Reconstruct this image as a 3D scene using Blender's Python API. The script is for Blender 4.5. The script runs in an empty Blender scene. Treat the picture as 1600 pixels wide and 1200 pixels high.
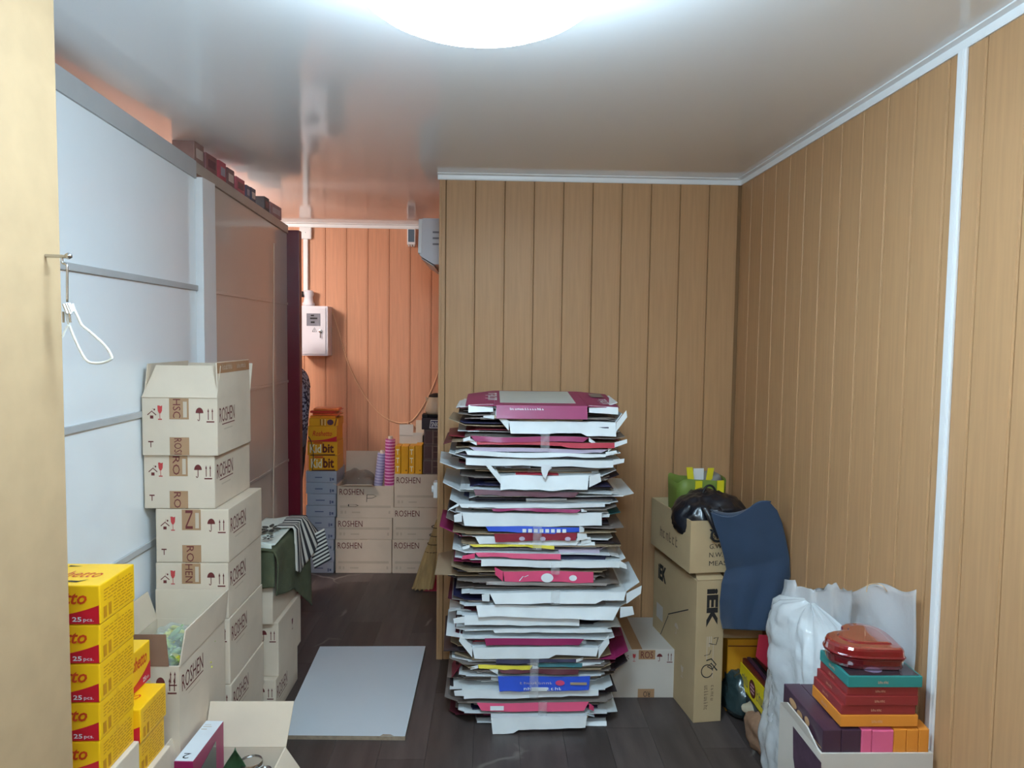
import bpy, bmesh, math, random
from mathutils import Vector, Matrix, noise

random.seed(11)
SC = bpy.context.scene
COL = SC.collection

# ------------------------------------------------------------------ camera
FPX = 1150.0                      # focal length in pixels of the 1600x1200 frame
CAM_H = 1.6162
RX = Vector((0.999528, 0.0113775, 0.0285352)); RY = Vector((-0.0277595, -0.0633263, 0.9976067))
RY.normalize(); RX = (RX - RY * RX.dot(RY)).normalized()
RZ = RX.cross(RY)                 # world axes expressed in (right, down, forward)
if RZ.y > 0: RZ = -RZ
CAM_LOC = Vector((0, 0, CAM_H))
def ray(px, py):
    c = Vector(((px - 800) / FPX, (py - 600) / FPX, 1.0))
    return Vector((RX.dot(c), RY.dot(c), RZ.dot(c)))
def at_z(px, py, z=0.0): r = ray(px, py); return CAM_LOC + r * ((z - CAM_H) / r.z)
def at_y(px, py, y): r = ray(px, py); return CAM_LOC + r * (y / r.y)
def at_x(px, py, x): r = ray(px, py); return CAM_LOC + r * (x / r.x)

cam = bpy.data.cameras.new('camera'); cam.sensor_width = 36; cam.lens = FPX / 1600 * 36
cam.clip_start = 0.05
camo = bpy.data.objects.new('camera', cam); COL.objects.link(camo)
right = Vector((RX.x, RY.x, RZ.x)); down = Vector((RX.y, RY.y, RZ.y)); fwd = Vector((RX.z, RY.z, RZ.z))
mw = Matrix.Identity(4)
for i in range(3):
    mw[i][0] = right[i]; mw[i][1] = -down[i]; mw[i][2] = -fwd[i]; mw[i][3] = CAM_LOC[i]
camo.matrix_world = mw
SC.camera = camo

# ------------------------------------------------------------------ world, exposure
LAMP_MAIN = 60.0       # ceiling lamp of the store room
LAMP_REAR = 76.0       # second lamp of the store room, behind the camera
LAMP_SHOP = 95.0       # ceiling lamp of the shop side
w = bpy.data.worlds.new('world'); SC.world = w; w.use_nodes = True
w.node_tree.nodes['Background'].inputs[0].default_value = (0.02, 0.02, 0.022, 1)
SC.view_settings.view_transform = 'Standard'; SC.view_settings.look = 'None'
SC.view_settings.exposure = 0.0; SC.view_settings.gamma = 1.0
SC.view_settings.use_curve_mapping = False

# ------------------------------------------------------------------ materials
def s2l(c):
    return tuple((x / 12.92 if x <= 0.04045 else ((x + 0.055) / 1.055) ** 2.4) for x in [v / 255 for v in c])
MATS = {}
def mat(name, rgb, rough=0.6, var=0.06, scale=12.0, stretch=(1, 1, 1), bump=0.0, metal=0.0, spec=0.5,
        coat=0.0, trans=0.0, alpha=1.0, ior=1.45, sheen=0.0, bscale=None):
    if name in MATS: return MATS[name]
    m = bpy.data.materials.new(name); m.use_nodes = True
    nt = m.node_tree; b = nt.nodes['Principled BSDF']
    lin = s2l(rgb)
    b.inputs['Roughness'].default_value = rough; b.inputs['Metallic'].default_value = metal
    b.inputs['Specular IOR Level'].default_value = spec; b.inputs['Coat Weight'].default_value = coat
    b.inputs['Transmission Weight'].default_value = trans; b.inputs['IOR'].default_value = ior
    b.inputs['Alpha'].default_value = alpha; b.inputs['Sheen Weight'].default_value = sheen
    tc = nt.nodes.new('ShaderNodeTexCoord'); mp = nt.nodes.new('ShaderNodeMapping')
    mp.inputs['Scale'].default_value = stretch
    nt.links.new(tc.outputs['Object'], mp.inputs['Vector'])
    nz = nt.nodes.new('ShaderNodeTexNoise'); nz.inputs['Scale'].default_value = scale
    nz.inputs['Detail'].default_value = 5
    nt.links.new(mp.outputs[0], nz.inputs['Vector'])
    cr = nt.nodes.new('ShaderNodeValToRGB')
    cr.color_ramp.elements[0].position = 0.3; cr.color_ramp.elements[1].position = 0.7
    cr.color_ramp.elements[0].color = tuple(max(0, x * (1 - var)) for x in lin) + (1,)
    cr.color_ramp.elements[1].color = tuple(min(1, x * (1 + var)) for x in lin) + (1,)
    nt.links.new(nz.outputs['Fac'], cr.inputs['Fac'])
    nt.links.new(cr.outputs['Color'], b.inputs['Base Color'])
    if bump:
        bp = nt.nodes.new('ShaderNodeBump'); bp.inputs['Strength'].default_value = bump
        bp.inputs['Distance'].default_value = 0.004
        src = nz
        if bscale:
            src = nt.nodes.new('ShaderNodeTexNoise'); src.inputs['Scale'].default_value = bscale
            src.inputs['Detail'].default_value = 4
            nt.links.new(mp.outputs[0], src.inputs['Vector'])
        nt.links.new(src.outputs['Fac'], bp.inputs['Height'])
        nt.links.new(bp.outputs[0], b.inputs['Normal'])
    MATS[name] = m
    return m
def emis(name, rgb, strength):
    m = bpy.data.materials.new(name); m.use_nodes = True
    nt = m.node_tree; nt.nodes.remove(nt.nodes['Principled BSDF'])
    e = nt.nodes.new('ShaderNodeEmission'); e.inputs[0].default_value = tuple(rgb) + (1,)
    e.inputs[1].default_value = strength
    nt.links.new(e.outputs[0], nt.nodes['Material Output'].inputs[0])
    return m

M_PLANK = mat('wood_pvc', (183, 141, 100), 0.5, 0.07, 9, (9, 9, 0.5), 0.0, spec=0.4)
M_PLANK_FAR = mat('wood_pvc_reddish', (206, 148, 114), 0.48, 0.07, 9, (9, 9, 0.5), spec=0.4)
M_GROOVE = mat('groove_brown', (140, 104, 68), 0.8)
M_GROOVE_FAR = mat('groove_dark', (104, 64, 44), 0.8)
M_CEIL = mat('ceiling_gloss', (244, 247, 250), 0.08, 0.005, 2, spec=0.36)
M_WHITE = mat('white_plastic', (232, 232, 232), 0.35, 0.02)
M_PANEL = mat('white_laminate', (246, 249, 251), 0.16, 0.015, 3, coat=0.3)
M_PANEL2 = mat('beige_laminate', (196, 182, 170), 0.14, 0.02, 3, coat=0.35)
M_RAIL = mat('rail_grey', (188, 188, 188), 0.4, 0.03)
M_MDF = mat('mdf_beige', (176, 146, 110), 0.7, 0.05, 14, bump=0.05, bscale=60)
M_RED = mat('burgundy_paint', (98, 16, 34), 0.35, 0.05)
M_CARD = mat('cardboard', (214, 196, 174), 0.85, 0.05, 7, bump=0.04, bscale=40)
M_CARD_IN = mat('cardboard_inside', (176, 150, 120), 0.9, 0.05, 7)
M_CARD2 = mat('cardboard_ochre', (188, 162, 124), 0.85, 0.05, 7)
M_CARD_GREY = mat('carton_white_grey', (196, 188, 178), 0.8, 0.04, 7)
M_TAPE = mat('brown_tape', (170, 132, 98), 0.25, 0.05, 9, coat=0.3)
M_INK = mat('maroon_ink', (104, 42, 40), 0.8, 0.05)
M_INKRED = mat('red_ink', (190, 66, 66), 0.8, 0.05)
M_INKBLK = mat('black_ink', (38, 34, 32), 0.8, 0.05)
M_INKFAINT = mat('faint_brown_ink', (196, 178, 156), 0.85, 0.04)
M_YEL = mat('yellow_box', (246, 190, 18), 0.42, 0.03, 8, coat=0.15)
M_YELTEXT = mat('yellow_box_print', (196, 132, 14), 0.5, 0.03)
M_SNACKRED = mat('snack_red', (196, 24, 40), 0.45, 0.03)
M_SNACKORANGE = mat('snack_orange_red', (206, 66, 24), 0.45, 0.03)
M_BLACK = mat('black_matte', (20, 18, 20), 0.6, 0.05)
M_STEEL = mat('steel_wire', (190, 190, 190), 0.25, 0.03, metal=1.0)

# ------------------------------------------------------------------ mesh helpers
class MB:
    def __init__(s): s.v = []; s.f = []; s.mi = []; s.cur = 0
    def add(s, verts, faces):
        o = len(s.v); s.v += [tuple(v) for v in verts]
        for f in faces: s.f.append([i + o for i in f]); s.mi.append(s.cur)
        return s
    def box(s, x0, x1, y0, y1, z0, z1, m=None):
        vs = [Vector((x, y, z)) for z in (z0, z1) for y in (y0, y1) for x in (x0, x1)]
        if m is not None: vs = [m @ v for v in vs]
        return s.add(vs, [(0, 2, 3, 1), (4, 5, 7, 6), (0, 1, 5, 4), (1, 3, 7, 5), (3, 2, 6, 7), (2, 0, 4, 6)])
    def slab(s, pts, nrm, th):
        """prism: polygon pts (3-D) extruded by nrm*th"""
        n = len(pts); nv = Vector(nrm) * th
        a = [Vector(p) for p in pts]; b = [p + nv for p in a]
        fs = [list(range(n))[::-1], list(range(n, 2 * n))]
        fs += [(i, (i + 1) % n, n + (i + 1) % n, n + i) for i in range(n)]
        return s.add(a + b, fs)
    def tube(s, pts, r, seg=8, cap=True, flat=1.0, up=None):
        pts = [Vector(p) for p in pts]; n = len(pts); vs = []; fs = []
        prev = None
        for i, p in enumerate(pts):
            t = (pts[min(i + 1, n - 1)] - pts[max(i - 1, 0)]).normalized()
            if prev is None:
                a = Vector(up) if up else (Vector((0, 0, 1)) if abs(t.z) < 0.9 else Vector((1, 0, 0)))
            else: a = prev
            a = (a - t * a.dot(t)).normalized(); prev = a
            b = t.cross(a)
            rr = r[i] if isinstance(r, (list, tuple)) else r
            for k in range(seg):
                an = 2 * math.pi * k / seg
                vs.append(p + a * (math.cos(an) * rr * flat) + b * (math.sin(an) * rr))
        for i in range(n - 1):
            for k in range(seg):
                k2 = (k + 1) % seg
                fs.append((i * seg + k, i * seg + k2, (i + 1) * seg + k2, (i + 1) * seg + k))
        if cap:
            fs.append(list(range(seg))[::-1]); fs.append([(n - 1) * seg + k for k in range(seg)])
        return s.add(vs, fs)
    def lathe(s, prof, seg=32, c=(0, 0, 0), m=None):
        vs = []; fs = []; n = len(prof)
        for r, z in prof:
            for k in range(seg):
                a = 2 * math.pi * k / seg
                v = Vector((c[0] + r * math.cos(a), c[1] + r * math.sin(a), c[2] + z))
                vs.append(m @ v if m is not None else v)
        for i in range(n - 1):
            for k in range(seg):
                k2 = (k + 1) % seg
                fs.append((i * seg + k, i * seg + k2, (i + 1) * seg + k2, (i + 1) * seg + k))
        fs.append(list(range(seg))[::-1]); fs.append([(n - 1) * seg + k for k in range(seg)])
        return s.add(vs, fs)
    def grid(s, fn, nu, nv, th=None):
        """surface fn(u,v)->Vector on 0..1; th: closed sheet of that thickness"""
        P = [[Vector(fn(i / nu, j / nv)) for i in range(nu + 1)] for j in range(nv + 1)]
        W = nu + 1
        top = [p for row in P for p in row]
        fs = [(j * W + i, j * W + i + 1, (j + 1) * W + i + 1, (j + 1) * W + i) for j in range(nv) for i in range(nu)]
        if th is None: return s.add(top, fs)
        nr = []
        for j in range(nv + 1):
            for i in range(nu + 1):
                du = P[j][min(i + 1, nu)] - P[j][max(i - 1, 0)]
                dv = P[min(j + 1, nv)][i] - P[max(j - 1, 0)][i]
                c = du.cross(dv)
                nr.append(c.normalized() if c.length > 1e-9 else Vector((0, 0, 1)))
        bot = [p - n_ * th for p, n_ in zip(top, nr)]
        o = len(top)
        fs2 = [tuple(o + k for k in reversed(f)) for f in fs]
        rim = [i for i in range(W)] + [j * W + nu for j in range(1, nv + 1)] + \
              [nv * W + i for i in range(nu - 1, -1, -1)] + [j * W for j in range(nv - 1, 0, -1)]
        side = []
        for k in range(len(rim)):
            a, b = rim[k], rim[(k + 1) % len(rim)]
            side.append((b, a, o + a, o + b))
        return s.add(top + bot, fs + fs2 + side)
    def build(s, name, mats, parent=None, smooth=False, bevel=0.0, loc=None):
        me = bpy.data.meshes.new(name); me.from_pydata(s.v, [], s.f)
        if not isinstance(mats, (list, tuple)): mats = [mats]
        for m in mats: me.materials.append(m)
        me.polygons.foreach_set('material_index', s.mi)
        if bevel:
            bm = bmesh.new(); bm.from_mesh(me)
            bmesh.ops.bevel(bm, geom=bm.edges[:], offset=bevel, segments=2, affect='EDGES', profile=0.6, clamp_overlap=True)
            bm.to_mesh(me); bm.free()
        if smooth:
            me.polygons.foreach_set('use_smooth', [True] * len(me.polygons))
        me.update()
        o = bpy.data.objects.new(name, me); COL.objects.link(o)
        if parent is not None: o.parent = parent
        if loc is not None: o.location = loc
        return o

def tag(o, label, cat, group=None, kind=None):
    if label: o['label'] = label
    if cat: o['category'] = cat
    if group: o['group'] = group
    if kind: o['kind'] = kind
    return o
def thing(name, label, cat, loc=(0, 0, 0), rotz=0.0, group=None):
    o = bpy.data.objects.new(name, None); COL.objects.link(o)
    o.location = loc; o.rotation_euler = (0, 0, rotz); o.empty_display_size = 0.05
    return tag(o, label, cat, group)
def struct_empty(name):
    o = bpy.data.objects.new(name, None); COL.objects.link(o); o['kind'] = 'structure'; o.empty_display_size = 0.05
    return o
def struct(o): o['kind'] = 'structure'; return o
def share(o, parent, loc, name=None, rotz=None):
    c = o.copy(); COL.objects.link(c); c.parent = parent; c.location = loc
    if rotz is not None: c.rotation_euler = (0, 0, rotz)
    return c
def copy_tree(root, loc, label=None, group=None, rotz=None):
    r = root.copy(); COL.objects.link(r); r.location = loc
    if rotz is not None: r.rotation_euler = (0, 0, rotz)
    if label: r['label'] = label
    if group: r['group'] = group
    for ch in root.children:
        c = ch.copy(); COL.objects.link(c); c.parent = r
        for g in ch.children:
            d = g.copy(); COL.objects.link(d); d.parent = c
    return r

# ------------------------------------------------------------------ flat print helpers
TEXT = {}
def text2d(s, shear=0.0, bold=0.0):
    key = (s, shear, bold)
    if key in TEXT: return TEXT[key]
    cu = bpy.data.curves.new('tmp', 'FONT'); cu.body = s; cu.resolution_u = 2; cu.shear = shear; cu.offset = bold
    o = bpy.data.objects.new('tmp', cu); COL.objects.link(o)
    dg = bpy.context.evaluated_depsgraph_get(); dg.update()
    me = o.evaluated_get(dg).to_mesh()
    vs = [(v.co.x, v.co.y) for v in me.vertices]; fs = [tuple(p.vertices) for p in me.polygons]
    o.evaluated_get(dg).to_mesh_clear()
    bpy.data.objects.remove(o); bpy.data.curves.remove(cu)
    x0 = min(v[0] for v in vs); x1 = max(v[0] for v in vs); y0 = min(v[1] for v in vs); y1 = max(v[1] for v in vs)
    vs = [((x - x0) / (x1 - x0), (y - y0) / (y1 - y0)) for x, y in vs]
    TEXT[key] = (vs, fs)
    return TEXT[key]
def rect2d(x0, y0, x1, y1): return ([(x0, y0), (x1, y0), (x1, y1), (x0, y1)], [(0, 1, 2, 3)])
def poly2d(pts): return (list(pts), [tuple(range(len(pts)))])
def join2d(*sh):
    V = []; F = []
    for v, f in sh:
        o = len(V); V += v; F += [tuple(i + o for i in q) for q in f]
    return V, F
def strip2d(pts, w):
    V = []; F = []
    for i, p in enumerate(pts):
        a = pts[max(i - 1, 0)]; b = pts[min(i + 1, len(pts) - 1)]
        dx, dy = b[0] - a[0], b[1] - a[1]; L = math.hypot(dx, dy) or 1
        V += [(p[0] - dy / L * w, p[1] + dx / L * w), (p[0] + dy / L * w, p[1] - dx / L * w)]
    for i in range(len(pts) - 1): F.append((2 * i, 2 * i + 1, 2 * i + 3, 2 * i + 2))
    return V, F
def disc2d(cx, cy, rx, ry, n=24):
    return poly2d([(cx + rx * math.cos(2 * math.pi * k / n), cy + ry * math.sin(2 * math.pi * k / n)) for k in range(n)])
def arc(cx, cy, r, a0, a1, n=10):
    return [(cx + r * math.cos(math.radians(a0 + (a1 - a0) * k / n)), cy + r * math.sin(math.radians(a0 + (a1 - a0) * k / n))) for k in range(n + 1)]
SYM_UP = join2d(rect2d(0.25, 0.18, 0.33, 0.8), poly2d([(0.2, 0.75), (0.38, 0.75), (0.29, 1.0)]),
                rect2d(0.67, 0.18, 0.75, 0.8), poly2d([(0.62, 0.75), (0.8, 0.75), (0.71, 1.0)]), rect2d(0.1, 0.0, 0.9, 0.09))
SYM_UMB = join2d(poly2d(arc(0.5, 0.62, 0.42, 0, 180)), rect2d(0.46, 0.15, 0.54, 0.65), strip2d(arc(0.4, 0.15, 0.1, 0, -180, 6), 0.035))
SYM_GLASS = join2d(poly2d([(0.15, 1.0), (0.2, 0.62), (0.38, 0.45), (0.62, 0.45), (0.8, 0.62), (0.85, 1.0), (0.55, 0.95), (0.45, 1.0)]),
                   rect2d(0.46, 0.08, 0.54, 0.48), rect2d(0.22, 0.0, 0.78, 0.07))
SYM_SUN = join2d(strip2d([(0.0, 0.35), (0.5, 0.72), (1.0, 0.35)], 0.05), rect2d(0.3, 0.0, 0.68, 0.3),
                 disc2d(0.8, 0.88, 0.1, 0.1, 10), rect2d(0.5, 0.8, 0.62, 0.83), rect2d(0.55, 0.95, 0.68, 0.98))
def scribble2d(n, seed=1):
    """a word too small to read: n letter-like groups of strokes in the unit square"""
    r = random.Random(seed); out = []
    for k in range(n):
        x = k / n; w_ = 0.72 / n; kind = r.randrange(4)
        out.append(rect2d(x, 0.0, x + w_ * 0.28, r.choice([0.75, 1.0])))
        if kind in (0, 1): out.append(rect2d(x + w_ * 0.72, 0.0, x + w_, 0.75))
        if kind in (0, 2): out.append(rect2d(x + w_ * 0.28, 0.6, x + w_ * 0.72, 0.75))
        if kind in (1, 2, 3): out.append(rect2d(x + w_ * 0.28, 0.0, x + w_ * 0.8, 0.16))
        if kind == 3: out.append(rect2d(x + w_ * 0.28, 0.36, x + w_ * 0.7, 0.5))
    return join2d(*out)
class Face:
    def __init__(s, o, u, v): s.o = Vector(o); s.u = Vector(u); s.v = Vector(v); s.n = s.u.cross(s.v)
def box_face(side, x0, x1, y0, y1, z0, z1):
    if side == 'front': return Face((x0, y0, z0), (1, 0, 0), (0, 0, 1))
    if side == 'right': return Face((x1, y0, z0), (0, 1, 0), (0, 0, 1))
    if side == 'left': return Face((x0, y1, z0), (0, -1, 0), (0, 0, 1))
    if side == 'back': return Face((x1, y1, z0), (-1, 0, 0), (0, 0, 1))
    if side == 'top': return Face((x0, y0, z1), (1, 0, 0), (0, 1, 0))
def put(face, shape, u, v, w, h, m, parent, name='print', rot=0, off=0.0008, th=0.0):
    V, F = shape
    pts = []
    for (a, b) in V:
        if rot == 90: a, b = 1 - b, a
        elif rot == -90: a, b = b, 1 - a
        elif rot == 180: a, b = 1 - a, 1 - b
        pts.append(face.o + face.u * (u + a * w) + face.v * (v + b * h) + face.n * off)
    o = MB().add(pts, F).build(name, m, parent)
    if name == 'small_print': o['kind'] = 'stuff'
    return o
def put_text(face, s, u, v, w, h, m, parent, name='lettering', rot=0, shear=0.0, bold=0.0, off=0.0008):
    return put(face, text2d(s, shear, bold), u, v, w, h, m, parent, name, rot, off)

# ================================================================== THE SETTING
H = 2.40; XR = 1.22; XP = -0.255; YP = 3.61; YF = 5.28; XL = -3.0; YB = -1.3; XPAN = -1.22

# ---- floor: dark printed planks running in depth
fl = struct(MB().box(XL, XR + 0.05, YB, YF + 0.05, -0.06, -0.004).build('floor', mat('floor_gap', (22, 19, 18), 0.9)))
def floor_mat(i, rgb):
    m = mat('dark_floor_plank_%d' % i, rgb, 0.42, 0.28, 3.2, (6, 0.9, 1), bump=0.06, bscale=30)
    nt = m.node_tree; b = nt.nodes['Principled BSDF']
    src = b.inputs['Base Color'].links[0].from_socket
    tc = nt.nodes.new('ShaderNodeTexCoord'); obj = nt.nodes.new('ShaderNodeNewGeometry')
    vo = nt.nodes.new('ShaderNodeTexVoronoi'); vo.feature = 'DISTANCE_TO_EDGE'; vo.inputs['Scale'].default_value = 2.1
    wn = nt.nodes.new('ShaderNodeTexNoise'); wn.inputs['Scale'].default_value = 4.0
    mixv = nt.nodes.new('ShaderNodeMixRGB'); mixv.inputs[0].default_value = 0.16
    nt.links.new(obj.outputs['Position'], mixv.inputs[1]); nt.links.new(wn.outputs['Color'], mixv.inputs[2])
    nt.links.new(obj.outputs['Position'], wn.inputs['Vector']); nt.links.new(mixv.outputs[0], vo.inputs['Vector'])
    r1 = nt.nodes.new('ShaderNodeValToRGB'); r1.color_ramp.elements[0].position = 0.004; r1.color_ramp.elements[1].position = 0.02
    r1.color_ramp.elements[0].color = (1, 1, 1, 1); r1.color_ramp.elements[1].color = (0, 0, 0, 1)
    nt.links.new(vo.outputs['Distance'], r1.inputs[0])
    n2 = nt.nodes.new('ShaderNodeTexNoise'); n2.inputs['Scale'].default_value = 2.3; nt.links.new(obj.outputs['Position'], n2.inputs['Vector'])
    r2 = nt.nodes.new('ShaderNodeValToRGB'); r2.color_ramp.elements[0].position = 0.56; r2.color_ramp.elements[1].position = 0.66
    nt.links.new(n2.outputs['Fac'], r2.inputs[0])
    mu = nt.nodes.new('ShaderNodeMath'); mu.operation = 'MULTIPLY'; nt.links.new(r1.outputs[0], mu.inputs[0]); nt.links.new(r2.outputs[0], mu.inputs[1])
    mu2 = nt.nodes.new('ShaderNodeMath'); mu2.operation = 'MULTIPLY'; mu2.inputs[1].default_value = 0.5; nt.links.new(mu.outputs[0], mu2.inputs[0])
    mx = nt.nodes.new('ShaderNodeMixRGB'); nt.links.new(mu2.outputs[0], mx.inputs[0]); nt.links.new(src, mx.inputs[1])
    mx.inputs[2].default_value = s2l((176, 170, 160)) + (1,)
    nt.links.new(mx.outputs[0], b.inputs['Base Color'])
    return m
FM = [floor_mat(i, c) for i, c in enumerate([(74, 64, 61), (66, 57, 54), (82, 72, 69)])]
PWID = 0.182; PLEN = 1.21
protos = [MB().box(0.0006, PWID - 0.0006, 0.0006, PLEN - 0.0006, -0.004, 0.0).build('plank', m, fl) for m in FM]
cols = int((XR + 1.62) / PWID) + 1
first = set()
for c in range(cols):
    x = XR - (c + 1) * PWID
    off = (c * 0.437) % 1.0
    y = -0.3 - off * PLEN
    while y < YF - PLEN + 0.9:
        k = random.randrange(3)
        if k not in first: first.add(k); protos[k].location = (x, y, 0)
        else: share(protos[k], fl, (x, y, 0))
        y += PLEN
# floor of the shop side is the same lino without seams that show
MB().box(XL, XR - cols * PWID - 0.001, YB, YF, -0.004, 0.0).build('plank_field', FM[0], fl)

# ---- ceiling (glossy stretched film)
ceil = struct(MB().box(XL, XR + 0.05, YB, YF + 0.05, H, H + 0.05).build('ceiling', M_CEIL))

# ---- wall boards: plank profile with a recessed lip on one side
def plank_mesh(wd, h, z0=0.0, th=0.009):
    """local: u along +X, proud towards -Y"""
    prof = [(0.0008, 0), (0.0008, -th + 0.003), (0.003, -th), (wd - 0.0105, -th), (wd - 0.0095, -th + 0.0018),
            (wd - 0.003, -th + 0.0018), (wd - 0.0016, 0)]
    n = len(prof)
    vs = [(a, b, z0) for a, b in prof] + [(a, b, z0 + h) for a, b in prof]
    fs = [(i, i + 1, n + i + 1, n + i) for i in range(n - 1)] + [list(range(n)), list(range(n, 2 * n))[::-1]]
    mb = MB(); mb.add(vs, [tuple(reversed(f)) if len(f) == 4 else f for f in fs]); return mb
def board_wall(parent, start, u, width, count, m, skip_first_partial=None):
    rz = math.atan2(u[1], u[0])
    p = None
    for i in range(count):
        q = (start[0] + u[0] * width * i, start[1] + u[1] * width * i, 0)
        if p is None:
            p = plank_mesh(width, H).build('plank', m, parent); p.location = q; p.rotation_euler = (0, 0, rz)
        else: share(p, parent, q)
# partition (faces the camera)
wb = struct(MB().box(XP + 0.004, XR, YP + 0.009, YP + 0.085, 0, H).build('wall_back', M_GROOVE))
board_wall(wb, (XP + 0.028, YP + 0.009), (1, 0), 0.1425, 10, M_PLANK)
# side of the partition that faces the passage
wps = struct(MB().box(XP + 0.004, XP + 0.085, YP + 0.086, YF, 0, H).build('wall_passage', M_PLANK_FAR))
# corner profile of the partition
tr = struct(MB().box(XP - 0.004, XP + 0.026, YP - 0.005, YP + 0.0005, 0, H - 0.03).box(XP - 0.004, XP + 0.001, YP + 0.0005, YP + 0.03, 0, H - 0.03)
            .box(XP + 0.006, XP + 0.009, YP - 0.008, YP - 0.004, 0, H - 0.03).build('trim_1', M_PLANK, bevel=0.0012))
# right wall
wr = struct(MB().box(XR, XR + 0.05, YB, YP + 0.02, 0, H).build('wall_right', M_GROOVE))
board_wall(wr, (XR, YP - 0.002), (0, -1), 0.1487, 26, M_PLANK)
# far wall
wf = struct(MB().box(XL, XP + 0.09, YF + 0.0, YF + 0.05, 0, H).build('wall_far', M_GROOVE_FAR))
board_wall(wf, (at_y(509, 400, YF).x - 0.1497 * 7, YF), (1, 0), 0.1497, 13, M_PLANK_FAR)
MB().box(XL, at_y(509, 400, YF).x - 0.1497 * 7 - 0.001, YF - 0.009, YF, 0, H).build('wall_field', M_PLANK_FAR, wf)
# outer wall of the shop side and wall behind the camera
struct(MB().box(XL - 0.05, XL, YB, YF + 0.05, 0, H).build('wall_left', M_PLANK_FAR))
struct(MB().box(XL - 0.05, XR + 0.05, YB - 0.05, YB, 0, H).build('wall_front', M_PLANK))

# ---- white ceiling mouldings
def moulding(name, a, b, inward):
    """a,b: ends on the wall line; inward: unit vector into the room"""
    a = Vector(a); b = Vector(b); n = Vector(inward)
    prof = [(0, 0), (0, -0.03), (0.006, -0.03), (0.008, -0.024), (0.010, -0.008), (0.026, -0.004), (0.026, 0)]
    vs = []; k = len(prof)
    for p in (a, b):
        for d, z in prof: vs.append(p + n * d + Vector((0, 0, H + z)))
    fs = [(i, (i + 1) % k, k + (i + 1) % k, k + i) for i in range(k)] + [list(range(k))[::-1], list(range(k, 2 * k))]
    return struct(MB().add(vs, fs).build(name, M_WHITE))
moulding('trim_2', (XP - 0.012, YP, 0), (XR - 0.011, YP, 0), (0, -1, 0))
moulding('trim_3', (XR - 0.009, YP - 0.002, 0), (XR - 0.009, YB, 0), (-1, 0, 0))
moulding('trim_4', (XP + 0.004, YF - 0.009, 0), (XL, YF - 0.009, 0), (0, -1, 0))
# vertical joint strip on the right wall
yt = at_x(1506, 100, XR - 0.01).y
struct(MB().box(XR - 0.016, XR - 0.0095, yt - 0.019, yt + 0.019, 0, H - 0.03).box(XR - 0.020, XR - 0.015, yt - 0.010, yt + 0.010, 0, H - 0.03)
       .build('trim_5', M_WHITE, bevel=0.0015))

# ---- partition of white sheets between store room and shop
def ztop(y): return 2.355 - (y - 2.16) * 0.0405
wpn = struct_empty('wall_panel')
Y0, Y1, Y2, Y3 = 1.15, 3.088, 3.262, 4.445
def sheet(y0, y1, x0, x1, z0, zf, m, name, par):
    vs = [(x, y, z) for y in (y0, y1) for x in (x0, x1) for z in (z0, zf(y))]
    return MB().add(vs, [(0, 1, 3, 2), (4, 6, 7, 5), (0, 4, 5, 1), (2, 3, 7, 6), (1, 5, 7, 3), (0, 2, 6, 4)]).build(name, m, par)
sheet(Y0, Y1, XPAN - 0.02, XPAN, 0, lambda y: ztop(y) - 0.07, M_PANEL, 'panel', wpn)
sheet(Y2, Y3, XPAN - 0.02, XPAN, 0, lambda y: ztop(y) - 0.05, M_PANEL2, 'panel', wpn)
sheet(Y0, Y1, XPAN - 0.10, XPAN + 0.008, 2.25, lambda y: ztop(y), M_RAIL, 'top_rail', wpn).hide_render = False
o = wpn.children[-1]; me = o.data
for v in me.vertices:
    if v.co.z < 2.26: v.co.z = ztop(v.co.y) - 0.07
sheet(Y1, Y3, XPAN - 0.10, XPAN + 0.008, 2.2, lambda y: ztop(y) - 0.003, mat('rail_beige', (172, 158, 146), 0.4), 'top_rail', wpn)
for v in wpn.children[-1].data.vertices:
    if v.co.z < 2.21: v.co.z = ztop(v.co.y) - 0.048
MB().box(XPAN - 0.03, XPAN + 0.03, Y1 + 0.005, Y2 - 0.03, 0, ztop(Y1) - 0.062).build('post', M_WHITE, wpn, bevel=0.003)
MB().box(XPAN - 0.03, XPAN + 0.004, Y2 - 0.03, Y2, 0, ztop(Y1) - 0.062).build('post_edge', M_RAIL, wpn)
for z, th in ((1.803, 0.022), (1.333, 0.022), (0.860, 0.022), (0.39, 0.022)):
    MB().box(XPAN, XPAN + 0.010, Y0, Y1, z - th / 2, z + th / 2).build('rail', M_RAIL, wpn, bevel=0.002)
for z in (1.799, 1.337, 0.86, 0.39):
    MB().box(XPAN, XPAN + 0.006, Y2, Y3, z - 0.008, z + 0.008).build('rail', M_PANEL2, wpn, bevel=0.002)
# burgundy post closing the partition
pz = 2.235
tag(MB().box(-1.235, -1.148, 4.447, 4.505, 0, pz).box(-1.242, -1.235, 4.446, 4.51, 0, pz).build('door_post', M_RED, bevel=0.003),
    'tall burgundy post at the end of the beige partition sheet', 'post')

# beige sheet in the foreground, standing upright at the left
XM = -0.87; YM = 1.52
tag(MB().box(XM - 0.018, XM, 0.25, YM, 0, H - 0.004).build('fibreboard_sheet', M_MDF, bevel=0.0015),
    'tall plain beige fibreboard sheet standing from floor to ceiling', 'board')

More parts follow.
